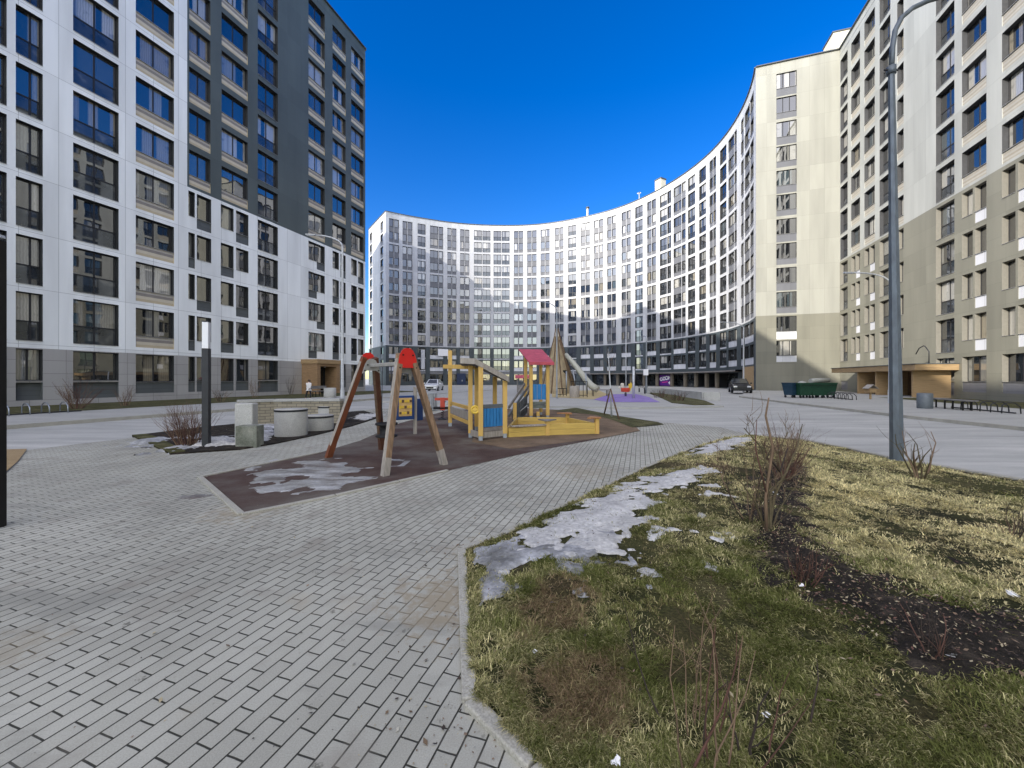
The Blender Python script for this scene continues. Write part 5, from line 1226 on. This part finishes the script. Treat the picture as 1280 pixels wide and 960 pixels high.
for sy in (-.52, .52): m = MB(); m.box(c+Vector((0, sy, .55)), (.5, .02, .4), 'grey_wood'); obj('side_panel', m, SH)
m = MB()
for sy in (-1, 1): m.bar(c+Vector((-.75, sy*.38, 1.75)), c+Vector((.75, sy*.38, 1.75)), .9, .04, 'pink_wood', up=(0, .35*sy, 1)); 
obj('roof', m, SH)
# staked sapling by the sandbox
p = g(764.5, 521); TR = thing('young_tree', 'slim pale trunked young tree tied to two dark stakes behind the sandbox', 'tree', p)
m = MB(); m.tube([p, at(763, 487, p.y), at(761, 452, p.y), at(760, 436, p.y)], [.035, .03, .02, .008], 'pale_steel', 7); obj('trunk', m, TR)
m = MB()
for k in range(9):
    f = at(761.4+.0, 470-k*3.6, p.y); a = k*2.4; L = .5-.03*k; m.tube([f, f+Vector((math.cos(a)*L*.5, math.sin(a)*L*.5, L*.5)), f+Vector((math.cos(a)*L*.7, math.sin(a)*L*.7, L*1.1))], [.010, .006, .002], 'twig_tan', 4)
obj('crown', m, TR)
for x, y in ((755, 518.5), (774, 525)): m = MB(); q = g(x, y); m.tube([q, at(763, 486, (q.y+p.y)/2)], .03, 'dark_wood', 6); obj('stake', m, TR)
SK = g(775, 525)
# ------------------------------------------------------------------ concrete seats on the left
GD = 'round concrete seats'
def drum(label, px, py, r, h, cap=True):
    c = g(px, py); c.y += r*.9; c.x *= (c.y)/(c.y-r*.9); t = thing('concrete_drum', label, 'concrete seat', c, GD); m = MB()
    m.lathe(c, [(r*.995, -.02), (r, .02), (r, h-.03), (r*.985, h-.005)], 'concrete', 40); obj('drum', m, t)
    m = MB(); m.lathe(c, [(r*.97, h-.006), (r*1.02, h), (r*1.02, h+.035), (r*1.0, h+.045)], 'charcoal_metal', 40); obj('rim', m, t)
    m = MB(); m.lathe(c, [(r*.99, h+.0455), (r*.985, h+.06), (.0, h+.066)], 'concrete', 40); obj('top', m, t)
drum('nearest and tallest round concrete seat beside the paved path', 364, 547.5, .40, .68); drum('low round concrete seat with a white top, right of the tallest drum', 398, 540, .42, .40); drum('wide round concrete seat behind, nearest the swing frame', 412, 530, .50, .55)
drum('round concrete seat hidden behind the low white topped drum', 390, 529, .45, .62)
p = g(306, 560); SL = thing('concrete_slab', 'upright pale concrete slab with a mossy block at its foot', 'slab', p)
m = MB(); a, b = p+Vector((-.235, 0, 0)), p+Vector((.235, 0, 0))
m.box(p+Vector((0, .17, .24)), (.235, .15, .25), 'mossy_concrete', .06); obj('foot_block', m, SL, .02)
m = MB(); m.box(p+Vector((-.26, .44, .48)), (.205, .12, .50), 'concrete', .06); obj('upright', m, SL, .03)
a, b = Vector((-8.9, 12.7, 0)), Vector((-5.9, 13.6, 0)); BW = thing('brick_wall', 'low wall of tan stone bricks with a concrete cap behind the round seats', 'wall', a)
ctrl = [a, a.lerp(b, .35)+Vector((-.25, .35, 0)), a.lerp(b, .7)+Vector((-.1, .25, 0)), b]; m = MB(); m2 = MB()
for u, v in zip(ctrl[:-1], ctrl[1:]):
    dd = (v-u).normalized(); nn = Vector((-dd.y, dd.x, 0))*.16; m.prism([tuple((u-nn).xy), tuple((v-nn).xy), tuple((v+nn).xy), tuple((u+nn).xy)], 0, .78, 'stone_brick'); nn = nn*1.25; m2.prism([tuple((u-nn).xy), tuple((v-nn).xy), tuple((v+nn).xy), tuple((u+nn).xy)], .782, .86, 'concrete', bottom=True)
obj('brickwork', m, BW); obj('coping', m2, BW)
# ------------------------------------------------------------------ street furniture by the buildings
def bench(label, c, L, rz, group, back=False):
    t = thing('bench', label, 'bench', c, group); m = MB(); R3 = Matrix.Rotation(rz, 3, 'Z')
    for k in range(3): m.box(c+R3 @ Vector((0, -.16+.16*k, .45)), (L/2, .07, .025), 'grey_wood', rz)
    obj('seat', m, t)
    for sx in (-.4, 0, .4): m = MB(); m.box(c+R3 @ Vector((L*sx, -.15, .21)), (.025, .025, .21), 'black_metal', rz); m.box(c+R3 @ Vector((L*sx, .15, .21)), (.025, .025, .21), 'black_metal', rz); m.box(c+R3 @ Vector((L*sx, 0, .40)), (.02, .15, .02), 'black_metal', rz); obj('leg', m, t)
    if back: m = MB(); m.box(c+R3 @ Vector((0, .25, .75)), (L/2, .02, .12), 'grey_wood', rz); obj('backrest', m, t)
ra = math.atan2(D.y, D.x)
bench('dark bench beside the wooden porch of the left building', g(401, 495.5, .1), 1.7, ra, 'benches', True)
bench('long bench by the wall right of the blue bin', g(1186, 511, .1), 2.8, ra, 'benches')
def racks(label, c, n, d, group):
    t = thing('bike_rack', label, 'bike rack', c, group); m = MB(); m.bar(c-d*.2+Vector((0, 0, .04)), c+d*(n*.55)+Vector((0, 0, .04)), .05, .05, 'charcoal_metal'); obj('base_rail', m, t); pn = Vector((d.y, -d.x, 0))
    for i in range(n):
        p = c+d*.55*i; m = MB(); m.tube([p-pn*.3, p-pn*.28+Vector((0, 0, .34)), p-pn*.1+Vector((0, 0, .46)), p+pn*.12+Vector((0, 0, .44)), p+pn*.28+Vector((0, 0, .28)), p+pn*.3], .022, 'galvanised' if n < 5 else 'charcoal_metal', 6); obj('hoop', m, t)
racks('row of steel hoops for bikes along the left building', g(6, 520, .1), 4, D, 'bike racks'); racks('dark bike rack at the right end of the long bench', g(1264, 517, .1), 6, D, 'bike racks'); racks('black bike rack between the dumpsters and the wooden partitions', g(1064, 500, .1), 6, D, 'bike racks')
c = g(1156, 510.5, .1); LBN = thing('litter_bin', 'blue grey round litter bin at the left end of the long bench', 'litter bin', c); m = MB(); m.lathe(c, [(.27, .0), (.29, .05), (.29, .72), (.25, .75), (.22, .72), (.2, .3)], 'lead_grey', 20); obj('body', m, LBN)
c = g(412.5, 497, .1); m = MB(); m.lathe(c, [(.42, 0), (.44, .04), (.44, .75), (.36, .76), (.34, .6), (0, .6)], 'concrete', 24); PB = tag(obj('concrete_bin', m), 'round concrete planter beside the porch bench', 'planter')
c = g(1088, 499, .1); BF = thing('bird_feeder', 'small wooden house shaped feeder on a post by the partitions', 'bird feeder', c); m = MB(); m.bar(c, c+Vector((0, 0, .5)), .09, .09, 'wood_light'); obj('post', m, BF)
m = MB(); m.box(c+Vector((0, 0, .62)), (.24, .2, .14), 'wood_light'); obj('box', m, BF); m = MB(); zz = (.74, 1.02); yy = .26
for sx in (-1, 1):
    q4 = [c+Vector((sx*.36, -yy, zz[0])), c+Vector((0, -yy, zz[1])), c+Vector((0, yy, zz[1])), c+Vector((sx*.36, yy, zz[0]))]; u4 = [q+Vector((0, 0, .03)) for q in q4]; m.quad(u4 if sx > 0 else u4[::-1], 'weathered_wood'); m.quad(q4[::-1] if sx > 0 else q4, 'weathered_wood')
    for k in range(4): m.quad([q4[k], q4[(k+1) % 4], u4[(k+1) % 4], u4[k]], 'weathered_wood')
obj('roof', m, BF)
# dumpsters
GDm = 'wheeled waste containers'
def dumpster(label, c, mat, rz=0.0, lid=False):
    t = thing('dumpster', label, 'dumpster', c, GDm); R3 = Matrix.Rotation(rz, 3, 'Z'); m = MB()
    lo4 = [c+R3 @ Vector((x*.42, y*.36, .2)) for x, y in ((-1, -1), (1, -1), (1, 1), (-1, 1))]; hi4 = [c+R3 @ Vector((x*.54, y*.47, 1.12)) for x, y in ((-1, -1), (1, -1), (1, 1), (-1, 1))]
    for k in range(4): m.quad([lo4[k], lo4[(k+1) % 4], hi4[(k+1) % 4], hi4[k]], mat)
    m.quad(lo4[::-1], mat); m.quad([h-Vector((0, 0, .3)) for h in hi4], 'black_metal'); obj('body', m, t)
    m = MB()
    for k in range(4): m.bar(hi4[k], hi4[(k+1) % 4], .06, .06, mat)
    obj('rim', m, t)
    for x in (-1, 1):
        for y in (-1, 1): m = MB(); q = c+R3 @ Vector((x*.36, y*.3, .1)); m.tube([q-Vector((.03, 0, 0)), q+Vector((.03, 0, 0))], .1, 'black_rubber', 10); obj('wheel', m, t)
    m = MB(); m.bar(hi4[0]+Vector((.1, -.06, -.15)), hi4[1]+Vector((-.1, -.06, -.15)), .03, .03, 'black_metal'); obj('handle', m, t)
    return t
dumpster('dark blue green waste container at the left end of the row', g(991, 497, .1), 'dumpster_blue', .2); dumpster('green waste container second from left with a bag on top', g(1002.5, 497.3, .1), 'dumpster_green', .05); dumpster('green waste container under the left end of the pale roll', g(1018, 497.3, .1), 'dumpster_green'); dumpster('green waste container at the right end of the row, under the roll', g(1032, 497.0, .1), 'dumpster_green', -.05)
c = g(1002.5, 497.3, .1); m = MB(); m.lathe(c+Vector((0, 0, .95)), [(.0, 0), (.3, .0), (.33, .12), (.22, .27), (.05, .33), (.0, .33)], 'white_sack', 12); tag(obj('rubbish_bag', m), 'white rubbish bag sticking out of the second container', 'rubbish bag')
c1, c2 = g(1013, 497.3, .1)+Vector((0, 0, 1.28)), g(1036, 497, .1)+Vector((0, 0, 1.33)); m = MB(); m.tube([c1, c1.lerp(c2, .4)+Vector((0, 0, .03)), c2], [.17, .18, .15], 'white_sack', 14); tag(obj('rolled_mat', m), 'pale rolled up mat lying across two green containers', 'roll')
# cars
def car(label, c, rz, paint):
    t = thing('parked_car', label, 'car', c, 'parked cars'); M = Matrix.Translation(c) @ Matrix.Rotation(rz, 4, 'Z')
    def X(m): m.v = [tuple(M @ Vector(v)) for v in m.v]; return m
    stn = [(-2.05, .78, .35, .72), (-1.95, .84, .25, .80), (-1.0, .88, .22, .93), (0, .89, .22, .97), (1.2, .89, .22, .98), (1.95, .86, .28, .98), (2.1, .80, .38, .85)]
    m = MB(); rings = []
    for y, w, z0, z1 in stn: rings.append([(-w*.92, y, z0), (-w, y, (z0+z1)/2), (-w*.95, y, z1-.06), (-w*.8, y, z1), (w*.8, y, z1), (w*.95, y, z1-.06), (w, y, (z0+z1)/2), (w*.92, y, z0)])
    for a, b in zip(rings[:-1], rings[1:]):
        for k in range(8): m.quad([a[k], a[(k+1) % 8], b[(k+1) % 8], b[k]], paint, smooth=True)
    m.quad(rings[0], paint); m.quad(rings[-1][::-1], paint); m.f = [tuple(reversed(f)) for f in m.f]
    body = obj('body', X(m), t)
    m = MB(); base4 = [(-.74, -.95, .95), (.74, -.95, .95), (.76, 1.9, .97), (-.76, 1.9, .97)]; top4 = [(-.56, -.15, 1.48), (.56, -.15, 1.48), (.58, 1.35, 1.46), (-.58, 1.35, 1.46)]
    m.quad(top4, paint)
    for k in range(4):
        a, b, d_, e_ = Vector(base4[k]), Vector(base4[(k+1) % 4]), Vector(top4[(k+1) % 4]), Vector(top4[k]); m.quad([a, b, d_, e_], paint)
    cb = obj('cabin', X(m), t)
    m = MB()
    for k in range(4):
        a, b, d_, e_ = Vector(base4[k]), Vector(base4[(k+1) % 4]), Vector(top4[(k+1) % 4]), Vector(top4[k]); n_ = (b-a).cross(e_-a).normalized()*.012
        f = lambda u, v: (a.lerp(b, u)).lerp(e_.lerp(d_, u), v)+n_
        m.quad([f(.07, .08), f(.93, .08), f(.92, .92), f(.08, .92)], 'car_glass')
    obj('window', X(m), cb)
    for x in (-.84, .84):
        for y in (-1.3, 1.3):
            m = MB(); m.tube([(x-.1, y, .31), (x+.1, y, .31)], .31, 'black_rubber', 18); w_ = obj('wheel', X(m), t)
            m = MB(); sg = 1 if x > 0 else -1; m.tube([(x+sg*.1, y, .31), (x+sg*.115, y, .31)], .2, 'pale_steel', 12); obj('rim', X(m), w_)
    for x in (-.6, .6): m = MB(); m.box((x, -2.03, .66), (.17, .05, .075), 'headlight'); obj('headlight', X(m), t, .02)
    m = MB(); m.box((0, -2.07, .5), (.42, .03, .09), 'black_metal'); obj('grille', X(m), t); m = MB(); m.box((0, -2.06, .3), (.75, .05, .06), 'black_rubber'); obj('bumper', X(m), t)
    for x in (-.93, .93): m = MB(); m.box((x, -.75, 1.0), (.09, .05, .07), paint); obj('mirror', X(m), t, .02)
car('white hatchback parked in front of the curved building behind the swing frame', g(542, 489), -.02, 'car_white'); car('black car parked at the foot of the curved building near the end wall', g(926.5, 491.5, .1)+Vector((.9, 1.8, 0)), -.42, 'car_black')
# purple shop sign
s = Cf.px(831.5); c = Cf.P(s, 1.25, .12); SG = thing('shop_sign', 'purple shop window sign with white letters on the curved building', 'sign', c); ang = Cf.rot(s)
r3 = Vector((math.cos(ang), math.sin(ang), 0)); i3 = Vector((-r3.y, r3.x, 0))
m = MB(); m.bar(c-r3*1.6, c+r3*1.6, .06, 2.2, 'shop_purple'); obj('panel', m, SG)
def text(body, pos, size, mat, par, name='lettering', tilt=0.0):
    cu = bpy.data.curves.new(name, 'FONT'); cu.body = body; cu.size = size; cu.extrude = .012; cu.offset = size*.045; cu.align_x = 'CENTER'; cu.align_y = 'CENTER'; cu.materials.append(MATS[mat])
    tmp = bpy.data.objects.new(name, cu); COL.objects.link(tmp); dg = bpy.context.evaluated_depsgraph_get(); me = bpy.data.meshes.new_from_object(tmp.evaluated_get(dg)); bpy.data.objects.remove(tmp)
    o = bpy.data.objects.new(name, me); COL.objects.link(o); o.parent = par; o.location = pos-OFF[par]; o.rotation_euler = (R_(90), -tilt, ang); return o
for ch, dx, dz, sz in (('O', -1.12, .20, .95), ('Z', -.42, .32, .95), ('O', .32, .42, 1.05), ('N', 1.10, .50, .95)): text(ch, c-i3*.05+r3*dx+Vector((0, 0, dz)), sz, 'sign_white', SG, tilt=.1)
text('+', c-i3*.05+r3*1.05+Vector((0, 0, -.55)), 1.1, 'sign_white', SG)
m = MB(); m.bar(c-i3*.036-r3*.9+Vector((0, 0, -.45)), c-i3*.036+r3*.55+Vector((0, 0, -.30)), .006, .16, 'sign_pink'); obj('pink_bar', m, SG)
# ------------------------------------------------------------------ the person by the porch
def skin_mesh(name, verts, edges, radii, mat, par, sub=1):
    me = bpy.data.meshes.new(name); me.from_pydata(verts, edges, []); o = bpy.data.objects.new(name, me); COL.objects.link(o); o.parent = par; OFF[o] = OFF[par]; me.materials.append(MATS[mat])
    bm = bmesh.new(); bm.from_mesh(me); ly = bm.verts.layers.skin.verify(); bm.verts.ensure_lookup_table()
    for k, v in enumerate(bm.verts): v[ly].radius = (radii[k], radii[k]*.85); v[ly].use_root = (k == 0)
    bm.to_mesh(me); bm.free(); sk = o.modifiers.new('skin', 'SKIN'); sk.use_smooth_shade = True; sb = o.modifiers.new('sub', 'SUBSURF'); sb.levels = sb.render_levels = 2; return o
c = g(386, 499.5, .1); PE = thing('person', 'person in a white jacket and dark trousers walking past the wooden porch', 'person', c); PE.rotation_euler = (0, 0, R_(-20)); k = 1.38/1.7
V = [(0, 0, .93), (0, 0, 1.15), (0, 0, 1.38), (0, 0, 1.48), (0, 0, 1.56), (0, -.02, 1.66), (.1, 0, .88), (.11, .12, .48), (.11, .02, .08), (.11, -.10, .03), (-.1, 0, .88), (-.11, -.14, .48), (-.11, -.24, .10), (-.11, -.36, .04), (.2, 0, 1.38), (.25, -.08, 1.12), (.24, -.22, .92), (-.2, 0, 1.38), (-.25, .08, 1.12), (-.24, .04, .88)]
E = [(0, 1), (1, 2), (2, 3), (3, 4), (4, 5), (0, 6), (6, 7), (7, 8), (8, 9), (0, 10), (10, 11), (11, 12), (12, 13), (2, 14), (14, 15), (15, 16), (2, 17), (17, 18), (18, 19)]
Rr = [.13, .13, .14, .06, .09, .09, .085, .06, .045, .04, .085, .06, .045, .04, .06, .045, .035, .06, .045, .035]
S = lambda a: [tuple(x*k for x in v) for v in a]
skin_mesh('body', S(V), E, [r*k for r in Rr], 'skin', PE)
skin_mesh('jacket', S([(0, 0, .95), (0, 0, .84), (0, 0, 1.15), (0, 0, 1.38), (.21, 0, 1.39), (.26, -.08, 1.12), (.25, -.2, .95), (-.21, 0, 1.39), (-.26, .08, 1.12), (-.25, .04, .92), (0, 0, 1.47)]), [(0, 1), (0, 2), (2, 3), (3, 4), (4, 5), (5, 6), (3, 7), (7, 8), (8, 9), (3, 10)], [k*r for r in (.19, .2, .18, .18, .085, .07, .06, .085, .07, .06, .09)], 'white_cloth', PE)
skin_mesh('trousers', S([(0, 0, .92), (.1, 0, .86), (.11, .12, .48), (.11, .03, .12), (-.1, 0, .86), (-.11, -.14, .48), (-.11, -.23, .13)]), [(0, 1), (1, 2), (2, 3), (0, 4), (4, 5), (5, 6)], [k*r for r in (.15, .1, .075, .06, .1, .075, .06)], 'dark_cloth', PE)
for x, y, z in ((.11, -.05, .05), (-.11, -.30, .06)):
    m = MB(); m.box(c+Vector((x*k, y*k, z*k)), (.05*k, .13*k, .05*k), 'dark_cloth'); obj('shoe', m, PE, .02)
m = MB(); m.lathe(c+Vector((0, .025*k, 1.61*k)), [(.07*k, -.11*k), (.105*k, -.04*k), (.112*k, .02*k), (.095*k, .08*k), (.055*k, .112*k), (.0, .12*k)], 'hair', 14); obj('hair', m, PE)
